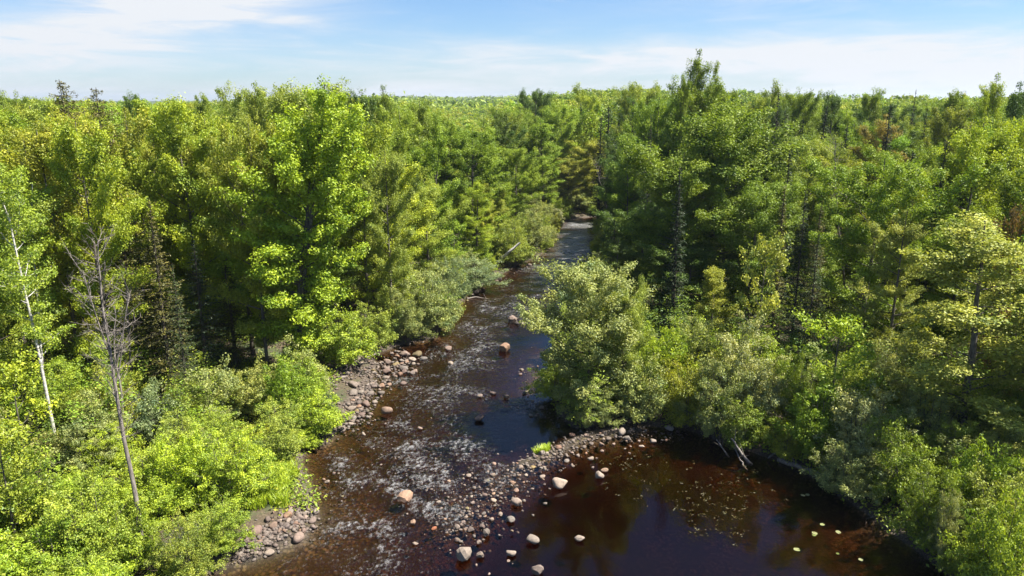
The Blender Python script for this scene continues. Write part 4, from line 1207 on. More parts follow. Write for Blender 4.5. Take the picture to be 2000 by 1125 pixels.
for (ref, form, adj), lst in byref.items():
    lst.sort(key=lambda t: t[0])
    for q, (dist, o, best, x, y) in enumerate(lst):
        rel = 'behind' if y > best[1] + 1.5 else 'in front of' if y < best[1] - 1.5 else ('right of' if x > best[0] else 'left of')
        head = (ORD[q] + ' ' if len(lst) > 1 else '')
        txt = clip16('%s%s %s out from the %s, %s it' % (head, adj, form, ref, rel))
        cat = 'shrub' if form in (FORM['shrub'], FORM['willow']) else 'tree'
        side_ = 'left' if x < 5 and y < 130 and x < (4 + (y - 30) * 0.1) else 'right'
        tag(o, txt, cat, 'bushes on the %s bank' % side_ if cat == 'shrub' else 'trees of the %s bank forest' % side_)

# ---------------------------------------------------------------- the far forest: past counting, one object
def far_tree(seed, n, H, Rr, leaf, kind):
    rng = np.random.default_rng(seed)
    if kind == 'con':
        s = rng.random(n) ** 0.7
        z = H * (1 - s * 0.85); r_ = Rr * s * rng.uniform(0.5, 1.0, n)
        a_ = rng.uniform(0, 6.28, n)
        P = np.stack([np.cos(a_) * r_, np.sin(a_) * r_, z], 1); cl = rng.normal(0.4, 0.15, n)
    else:
        m_ = max(14, min(90, n // 14))
        s = rng.random(m_) ** 0.75; a_ = rng.uniform(0, 6.28, m_)
        rr = Rr * np.sin(np.pi * np.clip(0.06 + 0.90 * s, 0, 1) ** 0.8) * np.sqrt(rng.uniform(0.25, 1, m_))
        c = np.stack([np.cos(a_) * rr, np.sin(a_) * rr, H * (1.0 - 0.68 * s)], 1)
        i_ = rng.integers(0, m_, n)
        sh = unit(rng.normal(size=(n, 3)))
        P = c[i_] + sh * np.array([0.85, 0.85, 0.75]) * Rr / 3.4 * (rng.uniform(0.3, 1.2, n) ** 0.6)[:, None]
        cl = rng.normal(0.5, 0.17, m_)[i_]
    N = unit(rng.normal(size=(n, 3)) * 0.4 + np.array([0, 0, 0.45]) + (0.8 * sh if kind != 'con' else 0.3))
    V, Fq = kites(rng, P, N, leaf * rng.uniform(0.6, 1.4, n), aspect=0.7)
    return V.astype(np.float32), np.clip(np.repeat(cl + rng.normal(0, 0.15, n), 4), 0, 1).astype(np.float32)


LOD = {0: [far_tree(10 + k, 2600, 17, 3.8, 0.36, 'br') for k in range(4)], 1: [far_tree(20 + k, 2200, 17, 3.8, 0.40, 'br') for k in range(5)],
       2: [far_tree(30 + k, 620, 17, 4.0, 0.72, 'br') for k in range(5)], 'c': [far_tree(40 + k, 700, 15, 1.9, 0.42, 'con') for k in range(3)],
       's': [far_tree(50 + k, 900, 17, 4.2, 0.36, 'br') for k in range(3)]}
FV, FT, FC = [], [], []
tk = Tubes()


def far_add(lod, x, y, H, color, rng, w=1.0):
    V, t_ = LOD[lod][int(rng.integers(len(LOD[lod])))]
    s = H / 17.0
    a_ = rng.uniform(0, 6.28); c_, s__ = math.cos(a_), math.sin(a_)
    Rm = np.array([[c_, -s__, 0], [s__, c_, 0], [0, 0, 1]], np.float32) * np.array([[w * s ** 0.5], [w * s ** 0.5], [s]], np.float32)
    g = gz(x, y)
    FV.append(V @ Rm.T + np.array([x, y, g], np.float32)); FT.append(t_)
    cc = np.clip(np.array(COL[color]) * (1 + rng.normal(0, 0.13)) * np.array([1 + rng.normal(0, 0.07), 1, 1]), 0.01, 0.4)
    FC.append(np.tile(cc.astype(np.float32), (len(V), 1)))


for cid, kind, x, y, H, colr, var, rot, wf in FILL:
    if cid in MERGE:
        rng = cellrng(cid[0], cid[1], 3)
        if kind in ('shrub', 'willow', 'sapling'): far_add(1, x, y, H, colr, rng, 1.25)
        else: far_add('c' if kind in ('spruce', 'spire') else 0, x, y, H, colr, rng, 0.9)
for a in range(-46, 47):
    for b in range(8, 60):
        rng = cellrng(a, b, 6)
        x = a * 2.7 + rng.uniform(-1.2, 1.2); y = b * 2.7 + rng.uniform(-1.2, 1.2)
        if abs(x) > 0.74 * y + 6 or y < 36: continue
        d = float(river_sd(x, y))
        if d < (3.5 if y < 130 else 1.2) or rng.random() < 0.25: continue
        u, v = to_px(x, y, 0.5)
        if 470 < u < 770 and 640 < v < 830: continue
        far_add('s', x, y, rng.uniform(2.0, 5.5), ['mid', 'green', 'fresh', 'dk'][int(rng.integers(4))], rng, 0.85)
S3 = 5.2
for a in range(-90, 91):
    for b in range(0, 96):
        rng = cellrng(a, b, 4)
        x = a * S3 + rng.uniform(-2.2, 2.2); y = b * S3 + rng.uniform(-2.2, 2.2)
        inframe = abs(x) <= 0.74 * y + 9
        if y < 135 and inframe: continue
        if not inframe and (abs(x) > 0.74 * y + 34 or y > 160): continue
        if y > 200 and abs(x) > 0.74 * y + 3: continue
        if y > 250 and rng.random() < 0.25: continue
        d = float(river_sd(np.array([x]), np.array([y]))[0])
        if d < 5: continue
        if y < 26 and d < 9: continue
        g = gz(x, y)
        con = rng.random() < 0.14
        H = (rng.uniform(12.5, 18.4) if not con else rng.uniform(12, 18))
        cap = 19.2 - 0.4 + 0.006 * (y - 100)
        if x < 0: H = min(H, cap - g + rng.uniform(-0.5, 0.8))
        if not inframe: H = min(H, 15)
        u, v = to_px(x, y, g + H)
        if 855 < u < 978: H = min(H, 9.5 + (y - 135) * 0.011)
        elif inframe:
            while not fits('', x, y, H) and H > 8: H *= 0.97
        col_ = colour_for(rng, x, y, 'spruce' if con else 'maple')
        if not con and rng.random() < 0.22: col_ = ['dk', 'green', 'yg', 'pale'][int(rng.integers(4))]
        far_add('c' if con else (1 if y < 230 and inframe else 2), x, y, H, col_, rng)
FV = np.concatenate(FV); FT = np.concatenate(FT); FC = np.concatenate(FC)
far = link('far_forest', mesh_np('far_forest', FV, [np.arange(len(FV)).reshape(-1, 4)], [M['leaf_far']], point_attr={'tint': FT}, col=FC))
tag(far, 'unbroken far-off woodland behind the river trees', 'forest', kind='stuff')

# distant wooded ridge seen through the valley gap
rng = np.random.default_rng(77)
nr = 9000
ry = rng.uniform(520, 2600, nr) ; rx = rng.uniform(-0.22, 0.12, nr) * ry
rz = ground_z(rx, ry) + 9 * (fbm(rx / 160, ry / 160, 71, 4) - 0.5) + 5 * (vn(rx / 26, ry / 26, 5) - 0.5) * (ry > 600) + rng.uniform(2, 11, nr)
P = np.repeat(np.stack([rx, ry, rz], 1), 14, 0); P = P + rng.normal(size=P.shape) * np.array([5, 5, 2.4])
V, Fq = kites(rng, P, unit(rng.normal(size=P.shape) * 0.6 + np.array([0, 0, 0.8])), rng.uniform(2.5, 5.5, len(P)), aspect=0.8)
cc = np.array([COL['mid'], COL['dk'], COL['fresh']])[rng.integers(0, 3, nr)]
ridge = link('ridge_woods', mesh_np('ridge_woods', V, [Fq], [M['leaf_far']], point_attr={'tint': np.repeat(np.clip(rng.normal(0.45, 0.2, len(P)), 0, 1), 4)},
             col=np.repeat(np.repeat(cc, 14, 0), 4, 0)))
tag(ridge, 'distant bluish wooded ridge in the valley gap', 'forest', kind='stuff')

# ---------------------------------------------------------------- undergrowth: ferns, seedlings, low leaves
rng = np.random.default_rng(55)
nu = 42000
uy = 17 + 125 * rng.random(nu) ** 1.5; ux = rng.uniform(-0.78, 0.78, nu) * uy + rng.uniform(-3, 3, nu)
ud = river_sd(ux, uy); ub = bars(ux, uy)
uu = [to_px(a_, b_, 0.3) for a_, b_ in zip(ux, uy)]
uu = np.array(uu)
openb = (uu[:, 0] > 585) & (uu[:, 0] < 770) & (uu[:, 1] > 650) & (uu[:, 1] < 850) & (ud < 2.2)
ok = (ud > 0.12) & (ub < 0.2) & ~openb & ((fbm(ux * 0.5, uy * 0.5, 9, 2) > 0.36) | (ud < 1.6))
ux, uy = ux[ok], uy[ok]
uz = ground_z(ux, uy)
m_ = 12
P = np.repeat(np.stack([ux, uy, uz + 0.12], 1), m_, 0)
hgt = np.repeat(rng.uniform(0.15, 0.75, len(ux)), m_)
P = P + rng.normal(size=P.shape) * np.array([0.33, 0.33, 0.0]) + np.stack([0 * hgt, 0 * hgt, hgt * rng.random(len(hgt))], 1)
N = unit(rng.normal(size=P.shape) * 0.5 + np.array([0, 0, 0.9]))
V, Fq = kites(rng, P, N, rng.uniform(0.10, 0.24, len(P)))
cc = np.array([COL['green'], COL['mid'], COL['fresh'], COL['olive']])[rng.integers(0, 4, len(ux))]
und = link('undergrowth', mesh_np('undergrowth', V, [Fq], [M['leaf_far']], point_attr={'tint': np.repeat(np.clip(rng.normal(0.45, 0.2, len(P)), 0, 1), 4)},
           col=np.repeat(np.repeat(cc, m_, 0), 4, 0)))
tag(und, 'low ferns and seedlings covering the forest floor', 'undergrowth', kind='stuff')


# ---------------------------------------------------------------- grass
def grass(name, spots, per, hgt, color, label, seed, wid=0.022):
    rng = np.random.default_rng(seed)
    V = []; 
    for (x, y, r_) in spots:
        n_ = int(per * r_ * r_)
        a_ = rng.uniform(0, 6.28, n_); rr = r_ * np.sqrt(rng.random(n_))
        px = x + np.cos(a_) * rr; py = y + np.sin(a_) * rr; pz = ground_z(px, py)
        h_ = hgt * rng.uniform(0.5, 1.2, n_); b_ = rng.uniform(0, 6.28, n_)
        le = h_ * rng.uniform(0.2, 0.8, n_)
        dx, dy = np.cos(b_), np.sin(b_)
        base = np.stack([px, py, pz - 0.02], 1); sd_ = np.stack([-dy, dx, 0 * dx], 1) * wid
        mid = base + np.stack([dx * le * 0.35, dy * le * 0.35, h_ * 0.6], 1); tip = base + np.stack([dx * le, dy * le, h_ * 0.95], 1)
        V.append(np.stack([base - sd_, base + sd_, mid + sd_ * 0.8, mid - sd_ * 0.8, tip - sd_ * 0.2, tip + sd_ * 0.2], 1).reshape(-1, 3))
    V = np.concatenate(V); n_ = len(V) // 6; k = np.arange(n_)[:, None] * 6
    Fq = np.concatenate([k + np.array([[0, 1, 2, 3]]), k + np.array([[3, 2, 5, 4]])])
    o = link(name, mesh_np(name, V, [Fq], [M['leaf_far']], point_attr={'tint': np.repeat(np.clip(rng.normal(0.55, 0.2, n_), 0, 1), 6)}, col=np.tile(COL[color], (len(V), 1))))
    tag(o, label, 'grass', kind='stuff')


grass('grass', [(*gp(1057, 882), 0.42), (*gp(1066, 876), 0.3)], 1500, 0.45, 'lime', 'tuft of bright green grass on the gravel spit', 1)
grass('grass', [(*gp(535, 965), 0.9), (*gp(510, 985), 0.8), (*gp(555, 935), 0.8), (*gp(500, 1010), 0.6), (*gp(548, 1000), 0.5), (*gp(530, 930), 0.9)], 900, 0.7, 'lime',
      'bright green grass above the stone heap on the left bank', 2)
grass('grass', [(*gp(640, 752), 0.4), (*gp(655, 815), 0.35), (*gp(700, 700), 0.4)], 900, 0.35, 'fresh', 'scattered grass tufts on the stony left bank', 3)
grass('grass', [(*gp(500, 745), 1.4), (*gp(535, 742), 1.1), (*gp(610, 745), 0.9)], 240, 0.30, 'gold', 'dry yellow grass around the maple trunks', 4)

# ---------------------------------------------------------------- stones
def stone_mesh(name, seed, sub=3, flat=0.62, ang=0.0):
    import bmesh
    bm_ = bmesh.new(); bmesh.ops.create_icosphere(bm_, subdivisions=sub, radius=0.5)
    rng = np.random.default_rng(seed)
    V = np.array([v.co[:] for v in bm_.verts]); Fx = np.array([[v.index for v in f.verts] for f in bm_.faces]); bm_.free()
    d = unit(V)
    r_ = np.ones(len(V))
    for _ in range(7 + int(ang * 6)):    # broad facets and hollows
        a_ = unit(rng.normal(size=3)); c_ = rng.uniform(0.55, 0.85)
        dd = d @ a_; r_ = np.minimum(r_, np.where(dd > 0.05, c_ / np.maximum(dd, 0.05), 9)) if rng.random() < 0.5 + ang else r_ + 0.07 * np.sin(3 * dd + rng.uniform(0, 6))
    r_ += 0.05 * (vn(d[:, 0] * 5 + seed, d[:, 1] * 5 + d[:, 2] * 4, seed) - 0.5) + 0.02 * (vn(d[:, 0] * 13, d[:, 1] * 13 + d[:, 2] * 11, seed) - 0.5)
    V = V * r_[:, None] * np.array([1, rng.uniform(0.68, 0.92), flat])
    return mesh_np(name, V, [Fx], [M['rock']], smooth=ang < 0.42), V, Fx


STONE = [stone_mesh('stone%d' % k, 40 + k, 3, 0.6 + 0.06 * (k % 3), (0.12, 0.4, 0.28)[k % 3]) for k in range(9)]
ANG = [stone_mesh('angular_stone%d' % k, 60 + k, 2, 0.72, 0.5) for k in range(3)]
SMALL = [stone_mesh('small_stone%d' % k, 80 + k, 2, 0.65, 0.35) for k in range(5)]
srng = np.random.default_rng(12)
ROCKS = []


def rock(u, v, wpx, label=None, ref=None, col=(1, 1, 1), mesh=None, proud=0.5, group=None, asp=1.0, hs=1.0, at=None, yaw=None):
    x, y = gp(u, v) if at is None else at
    size = wpx / F * math.hypot(x, y, CAM_H)
    me = mesh or STONE[int(srng.integers(len(STONE)))][0]
    o = link('boulder' if size > 0.75 else 'stone', me)
    g = gz(x, y)
    h = size * 0.62 * hs
    z = max(g + h * 0.28, (-0.5 + proud) * h + 0.5 * h * 0.35) if g < 0.02 else g + h * 0.25
    o.location = (x, y, z)
    o.rotation_euler = (srng.normal(0, 0.12), srng.normal(0, 0.12), srng.uniform(0, 6.28) if yaw is None else yaw)
    o.scale = (size * 1.02, size * 0.95 * asp, size * 0.95 * hs)
    o.color = (*(np.array(col) * (1 + srng.normal(0, 0.07))), 1)
    ROCKS.append((o, x, y, size, label, ref, u, v))
    if label: tag(o, label, 'rock', group)
    return o


PINK, WARM, PALE, DARK, YEL = (1.1, 0.98, 0.95), (1.45, 1.12, 0.90), (1.35, 1.33, 1.28), (0.5, 0.47, 0.46), (1.1, 1.05, 0.6)
for a_ in [
    (793, 974, 40, 'big warm-toned boulder alone below the riffle', 'big warm boulder', WARM, 'a'), (936, 819, 23, 'rounded pinkish boulder in mid-channel above the gravel', 'mid-channel boulder', PINK, 1),
    (985, 683, 25, 'rugged pinkish boulder in the blue water upstream', 'upstream boulder', WARM, 'a'), (1093, 948, 34, 'long flat grey boulder at the edge of the brown pool', 'long flat boulder', PALE, 2),
    (905, 1088, 36, 'angular pale boulder, left of a near twin', 'angular pale boulder', PALE, 'a'), (939, 1087, 17, 'upright pale stone right of the angular pale boulder', 'upright pale stone', PALE, 'a'),
    (1040, 1056, 28, 'pale stone with weed on its left side', 'weedy pale stone', PALE, 3), (997, 1017, 19, 'egg-shaped pale stone south of the gravel', 'egg-shaped stone', PALE, 4),
    (997, 1083, 20, 'pale stone right of the upright pale stone', 'pale lower stone', PALE, 5), (1131, 1054, 21, 'round pale stone alone in the violet pool', 'lone round stone', PALE, 1),
    (949, 1044, 22, 'dark grey stone with a jagged top at the gravel toe', 'dark jagged stone', (0.75, 0.72, 0.7), 'a'), (1050, 1118, 26, 'pale stone cut by the bottom edge', 'bottom stone', PALE, 'a'),
    (1009, 985, 22, 'broad pale stone on the pool side of the gravel', 'broad pale stone', PALE, 6), (1171, 931, 23, 'flat pale stone in the brown shallows', 'flat shallows stone', PALE, 2),
    (1181, 920, 15, 'pale stone just above the flat shallows stone', 'shallows stone', PALE, 7), (1275, 863, 13, 'white stone off the spit under the bushes', 'white spit stone', PALE, 4),
    (1153, 898, 14, 'light stone at the spit shore', 'spit shore stone', PALE, 5), (1253, 873, 11, 'small white stone left of the white spit stone', 'small white stone', PALE, 1),
    (875, 683, 18, 'flat pinkish stone in the current above the riffle', 'flat current stone', PINK, 2), (815, 695, 24, 'mossy flat stone near the left bank bushes', 'mossy flat stone', YEL, 3),
    (880, 711, 12, 'small pale stone below the flat current stone', 'small current stone', PALE, 4), (1000, 628, 24, 'pinkish boulder with a darker one behind, upstream in blue water', 'far pair boulder', PINK, 'a'),
    (1022, 633, 13, 'small pale stone right of the far pair', 'far pair stone', PALE, 1), (1009, 634, 12, 'dark stone touching the far pinkish boulder', 'dark far stone', DARK, 'a'),
    (989, 777, 14, 'dark brown stone standing clear in blue water', 'dark brown stone', DARK, 0), (962, 770, 14, 'pink rounded stone left of the dark brown stone', 'pink stone', PINK, 5),
    (938, 776, 12, 'small pink stone beside the pink rounded one', 'small pink stone', PINK, 6), (755, 805, 22, 'tan boulder at the edge of the left gravel bar', 'tan bar boulder', WARM, 6),
    (790, 727, 15, 'left one of two touching pink stones', 'touching stones', PINK, 1), (805, 730, 15, 'right one of two touching pink stones', 'touching stones', PINK, 2),
    (788, 750, 14, 'pink stone below the two touching stones', 'lower pink stone', PINK, 3), (756, 727, 18, 'round pink stone on the left bar', 'round bar stone', PINK, 4),
    (640, 943, 11, 'small white stone by the little lime bush', 'white bush stone', PALE, 5), (585, 1053, 26, 'largest rounded stone of the left stone heap', 'largest heap stone', PINK, 6),
    (617, 1001, 18, 'pale stone at the outer tip of the left stone heap', 'outer heap stone', PALE, 7), (610, 1018, 18, 'flat grey stone below the outer tip stone', 'flat heap stone', PINK, 2),
    (612, 1031, 15, 'low flat stone in the water off the stone heap', 'low heap stone', PINK, 2), (594, 992, 14, 'pink stone at the top of the stone heap', 'top heap stone', PINK, 0),
    (527, 1080, 20, 'pale stone nearest the water in the lower stone heap', 'lower heap stone', PALE, 3), (460, 1078, 22, 'light stone half under the willow at the heap end', 'heap end stone', PALE, 4),
    (560, 1040, 18, 'rounded stone in the middle of the left stone heap', 'middle heap stone', PINK, 8), (500, 1053, 26, 'long light stone against the bushes in the stone heap', 'long heap stone', PINK, 6),
    (848, 1033, 11, 'small orange stone in the riffle tail', 'orange stone', (1.9, 0.85, 0.5), 7), (806, 1022, 15, 'tan stone below the big warm boulder', 'tan stone', WARM, 8),
    (811, 1063, 12, 'small pale stone low in the riffle tail', 'riffle tail stone', PALE, 1), (936, 1061, 12, 'small angular white stone at the gravel toe', 'gravel toe stone', PALE, 'a'),
    (965, 907, 12, 'pink stone amid the gravel', 'gravel stone', PINK, 1), (916, 930, 12, 'pale stone in the upper gravel', 'upper gravel stone', PALE, 3),
    (1215, 847, 20, 'grey boulder under the spit bushes', 'spit boulder', PALE, 6), (1308, 838, 18, 'grey boulder against the right bank bushes', 'bank boulder', PALE, 7),
    (930, 572, 16, 'flat pink stone far up by the left bank', 'far bank stone', PINK, 2), (820, 838, 11, 'small stone between the riffle and the left bar', 'riffle stone', PINK, 5)]:
    u, v, w, lab, ref, col, mi = a_
    rock(u, v + w * 0.12, w * 1.05, lab, ref, col, ANG[int(srng.integers(3))][0] if mi == 'a' else STONE[mi][0], proud=0.8, hs=0.75 if w > 36 else 1.1 if mi in (0, 'a', 6) else 0.85)

# clusters: (pixel polygon box, count, size px range, colour weights)
def pick_col():
    return [PINK, PALE, (1, 1, 1), WARM, YEL, (0.8, 0.78, 0.76)][int(srng.choice(6, p=[0.3, 0.25, 0.2, 0.09, 0.04, 0.12]))]


CLUSTERS = [
    ('on the gravel spit', [(1230, 845), (1130, 862), (1070, 905), (1020, 935)], 28, 40, (8, 18)),
    ('in the gravel of the shallows', [(1010, 925), (960, 960), (930, 1010), (900, 1030)], 34, 36, (8, 15)),
    ('in the riffle', [(880, 880), (900, 950), (870, 1000)], 40, 12, (7, 13)),
    ('on the left gravel bar', [(800, 695), (745, 735), (705, 790), (690, 830)], 24, 58, (10, 24)),
    ('on the stony left bank', [(700, 700), (670, 740), (640, 760)], 20, 16, (10, 20)),
    ('in the left stone heap', [(450, 1085), (500, 1066), (545, 1042), (585, 1015), (600, 1000)], 15, 34, (11, 24)),
    ('beside the spit willow', [(1025, 690), (1020, 740), (1040, 790), (1060, 820)], 16, 12, (7, 14)),
    ('off the right bank shore', [(1130, 900), (1190, 880), (1290, 858), (1330, 852)], 20, 16, (7, 14)),
    ('along the far left bank', [(900, 590), (950, 560), (1010, 530), (1070, 500)], 6, 12, (8, 16)),
    ('in the violet pool', [(1150, 950), (1080, 1040), (950, 1100), (850, 1090)], 45, 4, (5, 11)),
    ('in the dark run by the left bank', [(660, 880), (640, 930), (690, 990), (650, 1060)], 36, 6, (5, 11)),
]
taken = [(r[1], r[2], r[3]) for r in ROCKS]
for where, line, spread, cnt, (s0, s1) in CLUSTERS:
    made = 0; tries = 0
    while made < cnt and tries < cnt * 30:
        tries += 1
        k = srng.integers(len(line) - 1); t = srng.random()
        u = line[k][0] * (1 - t) + line[k + 1][0] * t + srng.normal(0, spread * 0.6); v = line[k][1] * (1 - t) + line[k + 1][1] * t + srng.normal(0, spread * 0.42)
        w = s0 + (s1 - s0) * srng.random() ** 1.8
        x, y = gp(u, v); size = w / F * math.hypot(x, y, CAM_H)
        if any(math.hypot(x - q[0], y - q[1]) < 0.40 * (size + q[2]) for q in taken): continue
        d = float(river_sd(np.array([x]), np.array([y]))[0])
        if d > 2.2: continue
        taken.append((x, y, size)); made += 1
        o = rock(u, v, w, None, where, pick_col(), STONE[int(srng.integers(9))][0] if w > 9 else SMALL[int(srng.integers(5))][0], proud=srng.uniform(0.25, 0.65), hs=srng.uniform(0.75, 1.15))
        o['_w'] = where; o['cell'] = 'r%d_%d' % (int(u), int(v))
named = [r for r in ROCKS if r[4]]
grp = {}
for r in ROCKS:
    if r[4]: continue
    b_ = min(named, key=lambda q: math.hypot(q[1] - r[1], q[2] - r[2]))
    sz = 'mid-sized' if r[3] > 0.42 else 'small' if r[3] > 0.26 else 'tiny'
    grp.setdefault((b_[5], sz, r[5]), []).append((math.hypot(b_[1] - r[1], b_[2] - r[2]), r))
for (ref, sz, where), lst in grp.items():
    lst.sort(key=lambda t: t[0])
    for q, (dist, r) in enumerate(lst):
        o = r[0]
        head = (ORD[q] + ' ' if len(lst) > 1 else '')
        tag(o, clip16('%s%s stone out from the %s, %s' % (head, sz, ref, where)), 'rock', 'loose stones ' + where)
        if '_w' in o: del o['_w']
for r in ROCKS:
    if r[0].get('cell') in MERGE: bpy.data.objects.remove(r[0])
print('rocks', len(ROCKS), 'fill', len(FILL), 'keys', len(KEY))

# gravel and pebbles, past counting: one object
VV, FF, TT = [], [], []; off = 0
prn = np.random.default_rng(91)
ico = SMALL
def pebble(x, y, s, lift=0.15):
    global off
    _, V, Fx = PEB[int(prn.integers(len(PEB)))]
    a_ = prn.uniform(0, 6.28); Rm = np.array([[math.cos(a_), -math.sin(a_), 0], [math.sin(a_), math.cos(a_), 0], [0, 0, 1]])
    z = PZ(x, y)
    VV.append((V * s) @ Rm.T + np.array([x, y, z + s * lift])); FF.append(Fx + off); off += len(V); TT.append(np.full(len(V), prn.random()))
PEB = [stone_mesh('pebble_%d' % k, 120 + k, 1, 0.6, 0.2) for k in range(4)]
def PZ(x, y): return gz(x, y)
for line, spread, cnt, s0, s1 in [([(1240, 842), (1130, 860), (1070, 895), (1010, 930)], 26, 620, 0.09, 0.34), ([(1010, 925), (960, 960), (920, 1010), (890, 1030)], 52, 800, 0.08, 0.32),
                                  ([(800, 690), (745, 735), (700, 790), (680, 835)], 26, 1100, 0.12, 0.44), ([(715, 695), (670, 735), (625, 752)], 22, 900, 0.12, 0.42),
                                  ([(450, 1090), (520, 1062), (600, 1015)], 18, 700, 0.10, 0.34), ([(1025, 690), (1040, 790), (1090, 830)], 22, 320, 0.07, 0.2),
                                  ([(1230, 845), (1340, 850)], 12, 200, 0.08, 0.2), ([(900, 590), (1070, 500)], 8, 160, 0.12, 0.3),
                                  ([(720, 860), (850, 920), (900, 1000)], 70, 420, 0.10, 0.26), ([(640, 900), (650, 1050)], 40, 120, 0.08, 0.22)]:
    for _ in range(cnt):
        k = prn.integers(len(line) - 1); t = prn.random()
        u = line[k][0] * (1 - t) + line[k + 1][0] * t + prn.normal(0, spread * 0.7); v = line[k][1] * (1 - t) + line[k + 1][1] * t + prn.normal(0, spread * 0.5)
        x, y = gp(u, v)
        s = s0 + (s1 - s0) * prn.random() ** 2
        g = gz(x, y)
        if g > 0.9: continue
        pebble(x, y, s, prn.uniform(0.0, 0.3))
        if g < -0.02 and prn.random() < 0.6:      # stones piled so they just break the surface
            VV[-1][:, 2] += (-g) * prn.uniform(0.6, 1.1)
peb = link('gravel', mesh_np('gravel', np.concatenate(VV), [np.concatenate(FF)], [M['pebble']], point_attr={'tint': np.concatenate(TT)}, smooth=True))
tag(peb, 'loose gravel and pebbles of the spit, bars and riffle', 'gravel', kind='stuff')
for _, V, Fx in []: pass

# ---------------------------------------------------------------- drift logs
def log(pts, r0, r1, label, mat='dead', stubs=3, seed=0, z=None):
    rng = np.random.default_rng(seed)
    P = []
    for (u, v, h) in pts:
        x, y = gp(u, v, h); P.append((x, y, h))
    P = np.array(P); t = np.linspace(0, 1, len(P)); s = np.linspace(0, 1, 9)
    Q = np.stack([np.interp(s, t, P[:, k]) for k in range(3)], 1); c0 = Q[0].copy()
    Q = Q - c0 + rng.normal(0, 0.02, Q.shape)
    T = Tubes(); T.add(Q, np.linspace(r0, r1, 9), 8)
    for j in range(stubs):
        a_ = Q[rng.integers(2, 8)]; T.add([a_, a_ + rng.normal(0, 0.35, 3) + np.array([0, 0, 0.25])], [r1 * 0.5, 0.008], 4)
    o = link('drift_log', T.mesh('drift_log', M[mat])); o.location = c0
    tag(o, label, 'log', 'drift logs at the banks')


log([(1468, 908, -0.15), (1456, 896, 0.2), (1442, 876, 0.7), (1430, 856, 1.0)], 0.10, 0.05, 'thick pinkish-grey drift log dipping into the pool from the bushes', seed=1)
log([(1424, 893, -0.15), (1412, 876, 0.3), (1400, 860, 0.7)], 0.05, 0.03, 'thin drift pole left of the thick one', seed=2)
log([(1458, 918, -0.2), (1446, 898, 0.15), (1434, 875, 0.6)], 0.05, 0.03, 'thin drift pole lying beside the thick one', seed=3)
log([(1520, 898, 0.08), (1550, 908, 0.10), (1585, 920, 0.12), (1610, 930, 0.2)], 0.15, 0.12, 'grey log lying at the waterline under the willow bush', seed=4, stubs=4)
log([(1500, 895, 0.1), (1520, 880, 0.7), (1535, 870, 0.9)], 0.05, 0.03, 'short dark branch sticking up left of the grey log', seed=5, mat='bark')
log([(972, 512, 1.0), (992, 494, 2.4), (1016, 474, 3.6)], 0.20, 0.12, 'silver drift log propped in the far left bank willows', seed=6, mat='birch')
log([(912, 583, 0.10), (930, 580, 0.08), (956, 584, -0.05)], 0.09, 0.05, 'pale drift pole on the water edge far up the left bank', seed=7)
log([(668, 716, 0.7), (700, 706, 0.85), (735, 690, 0.9)], 0.08, 0.04, 'grey fallen branch on the stony left bank', seed=8)
log([(1700, 975, -0.1), (1694, 1010, -0.1), (1690, 1025, -0.2)], 0.04, 0.02, 'thin grey stick standing in the dark pool corner', seed=9, stubs=1)

# ---------------------------------------------------------------- lily pads and floating weed
def lily_mesh(seed):
    rng = np.random.default_rng(seed); n_ = 22
    a_ = np.linspace(0.22, 6.06, n_); r_ = 0.5 * (1 + 0.04 * rng.normal(size=n_))
    ring = np.stack([np.cos(a_) * r_, np.sin(a_) * r_ * 0.86, 0.010 + 0.006 * np.sin(a_ * 3 + seed)], 1)
    mid = ring * np.array([0.5, 0.5, 0]) + np.array([0, 0, 0.010])
    V = np.concatenate([[[0, 0, 0.0]], mid, ring]); Vb = V - np.array([0, 0, 0.012])
    k = np.arange(n_ - 1)
    tri = np.stack([0 * k, 1 + k, 2 + k], 1); q = np.stack([1 + k, 1 + n_ + k, 2 + n_ + k, 2 + k], 1)
    N_ = len(V)
    edge = np.stack([1 + n_ + k, 1 + n_ + k + N_, 2 + n_ + k + N_, 2 + n_ + k], 1)
    return mesh_np('lily', np.concatenate([V, Vb]), [tri, tri[:, ::-1] + N_, q, q[:, ::-1] + N_, edge], [M['pad']], smooth=False)


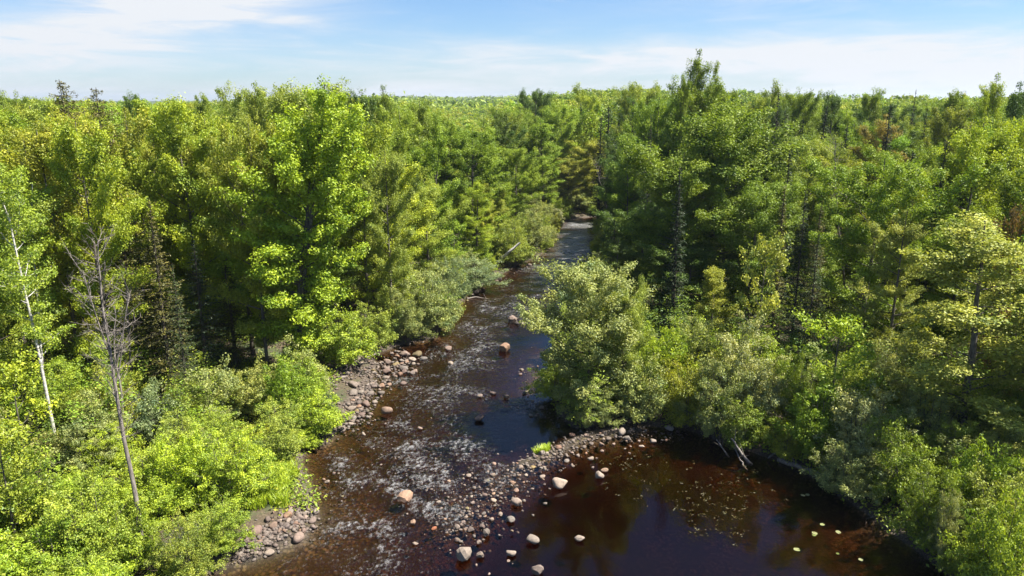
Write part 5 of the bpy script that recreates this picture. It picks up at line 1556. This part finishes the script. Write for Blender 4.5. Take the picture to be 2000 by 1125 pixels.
m, k, o_ = new_mat('lily_pad_leaf')
oi = k.new('ShaderNodeObjectInfo'); p = k.new('ShaderNodeBsdfPrincipled')
g_ = k.new('ShaderNodeNewGeometry'); nn = k.noise(g_.outputs['Position'], 8, 3)
k.l.new(k.mix(1.0, oi.outputs['Color'], k.ramp(nn.outputs[0], [(0.3, (0.8, 0.8, 0.7)), (0.7, (1.15, 1.15, 1.1))]), 'MULTIPLY'), p.inputs['Base Color'])
p.inputs['Roughness'].default_value = 0.28; k.l.new(p.outputs[0], o_.inputs[0]); M['pad'] = m
LM = [lily_mesh(k_) for k_ in range(3)]
for q, (u, v, w, c, lab) in enumerate([
    (1556, 1074, 13, (0.55, 0.58, 0.26), 'pale lily pad, lowest and leftmost of the group in the pool'), (1591, 1042, 12, (0.58, 0.60, 0.30), 'pale lily pad in the middle of the group'),
    (1590, 1046, 9, (0.35, 0.42, 0.12), 'greener lily pad touching the middle one'), (1637, 1040, 11, (0.58, 0.60, 0.32), 'pale lily pad right of the middle one'),
    (1606, 1025, 10, (0.52, 0.57, 0.26), 'pale lily pad topmost of the middle four'), (1568, 968, 9, (0.55, 0.58, 0.30), 'left lily pad of the pair under the willow bush'),
    (1577, 967, 9, (0.5, 0.55, 0.26), 'right lily pad of the pair under the willow bush'), (1681, 1094, 9, (0.55, 0.58, 0.3), 'pale lily pad alone toward the dark corner'),
    (1636, 1082, 7, (0.28, 0.36, 0.10), 'dark green small lily pad near the lone one')]):
    x, y = gp(u, v); s = w / F * math.hypot(x, y, 20)
    o = link('lily_pad', LM[q % 3]); o.location = (x, y, 0.018); o.rotation_euler = (0.05, 0.03, q * 1.7); o.scale = (s * 0.85, s * 0.85, 1); o.color = (c[0] * 0.42, c[1] * 0.42, c[2] * 0.42, 1)
    tag(o, lab, 'lily pad', 'lily pads on the pool')
rng = np.random.default_rng(23)
P = []
for u0, v0, su, sv, n_ in [(1400, 990, 55, 26, 45), (1300, 950, 70, 30, 30), (1440, 960, 45, 22, 26), (1230, 905, 40, 14, 20), (1420, 1040, 30, 20, 16), (1120, 460, 16, 18, 60), (1110, 520, 14, 8, 20), (960, 520, 14, 8, 12)]:
    for _ in range(n_):
        x, y = gp(u0 + rng.normal(0, su), v0 + rng.normal(0, sv))
        if river_sd(np.array([x]), np.array([y]))[0] < -0.3:
            for j in range(int(rng.integers(2, 6))): P.append((x + rng.normal(0, 0.09), y + rng.normal(0, 0.09), 0.012))
P = np.array(P)
V, Fq = kites(rng, P, unit(rng.normal(size=P.shape) * 0.1 + np.array([0, 0, 1])), rng.uniform(0.06, 0.15, len(P)), aspect=0.35)
wd_ = link('floating_weed', mesh_np('floating_weed', V, [Fq], [M['leaf_far']], point_attr={'tint': rng.random(len(V))}, col=np.tile((0.10, 0.085, 0.028), (len(V), 1))))
tag(wd_, 'wisps of olive pondweed floating on the brown pool', 'pondweed', kind='stuff')

# ---------------------------------------------------------------- the air
hv = np.array([(sx * 9000, sy * 9000, z) for z in (-5.0, 75.0) for sx, sy in ((-1, -1), (1, -1), (1, 1), (-1, 1))], float)
hf = [np.array([[3, 2, 1, 0], [4, 5, 6, 7], [0, 1, 5, 4], [1, 2, 6, 5], [2, 3, 7, 6], [3, 0, 4, 7]])]
m, k, o_ = new_mat('summer_air')
pv = k.new('ShaderNodeVolumePrincipled'); pv.inputs['Color'].default_value = (0.80, 0.89, 1.0, 1); pv.inputs['Density'].default_value = 0.00012
pv.inputs['Anisotropy'].default_value = 0.3
k.l.new(pv.outputs[0], o_.inputs['Volume'])
hz = link('haze', mesh_np('haze', hv, hf, [m])); tag(hz, kind='stuff')
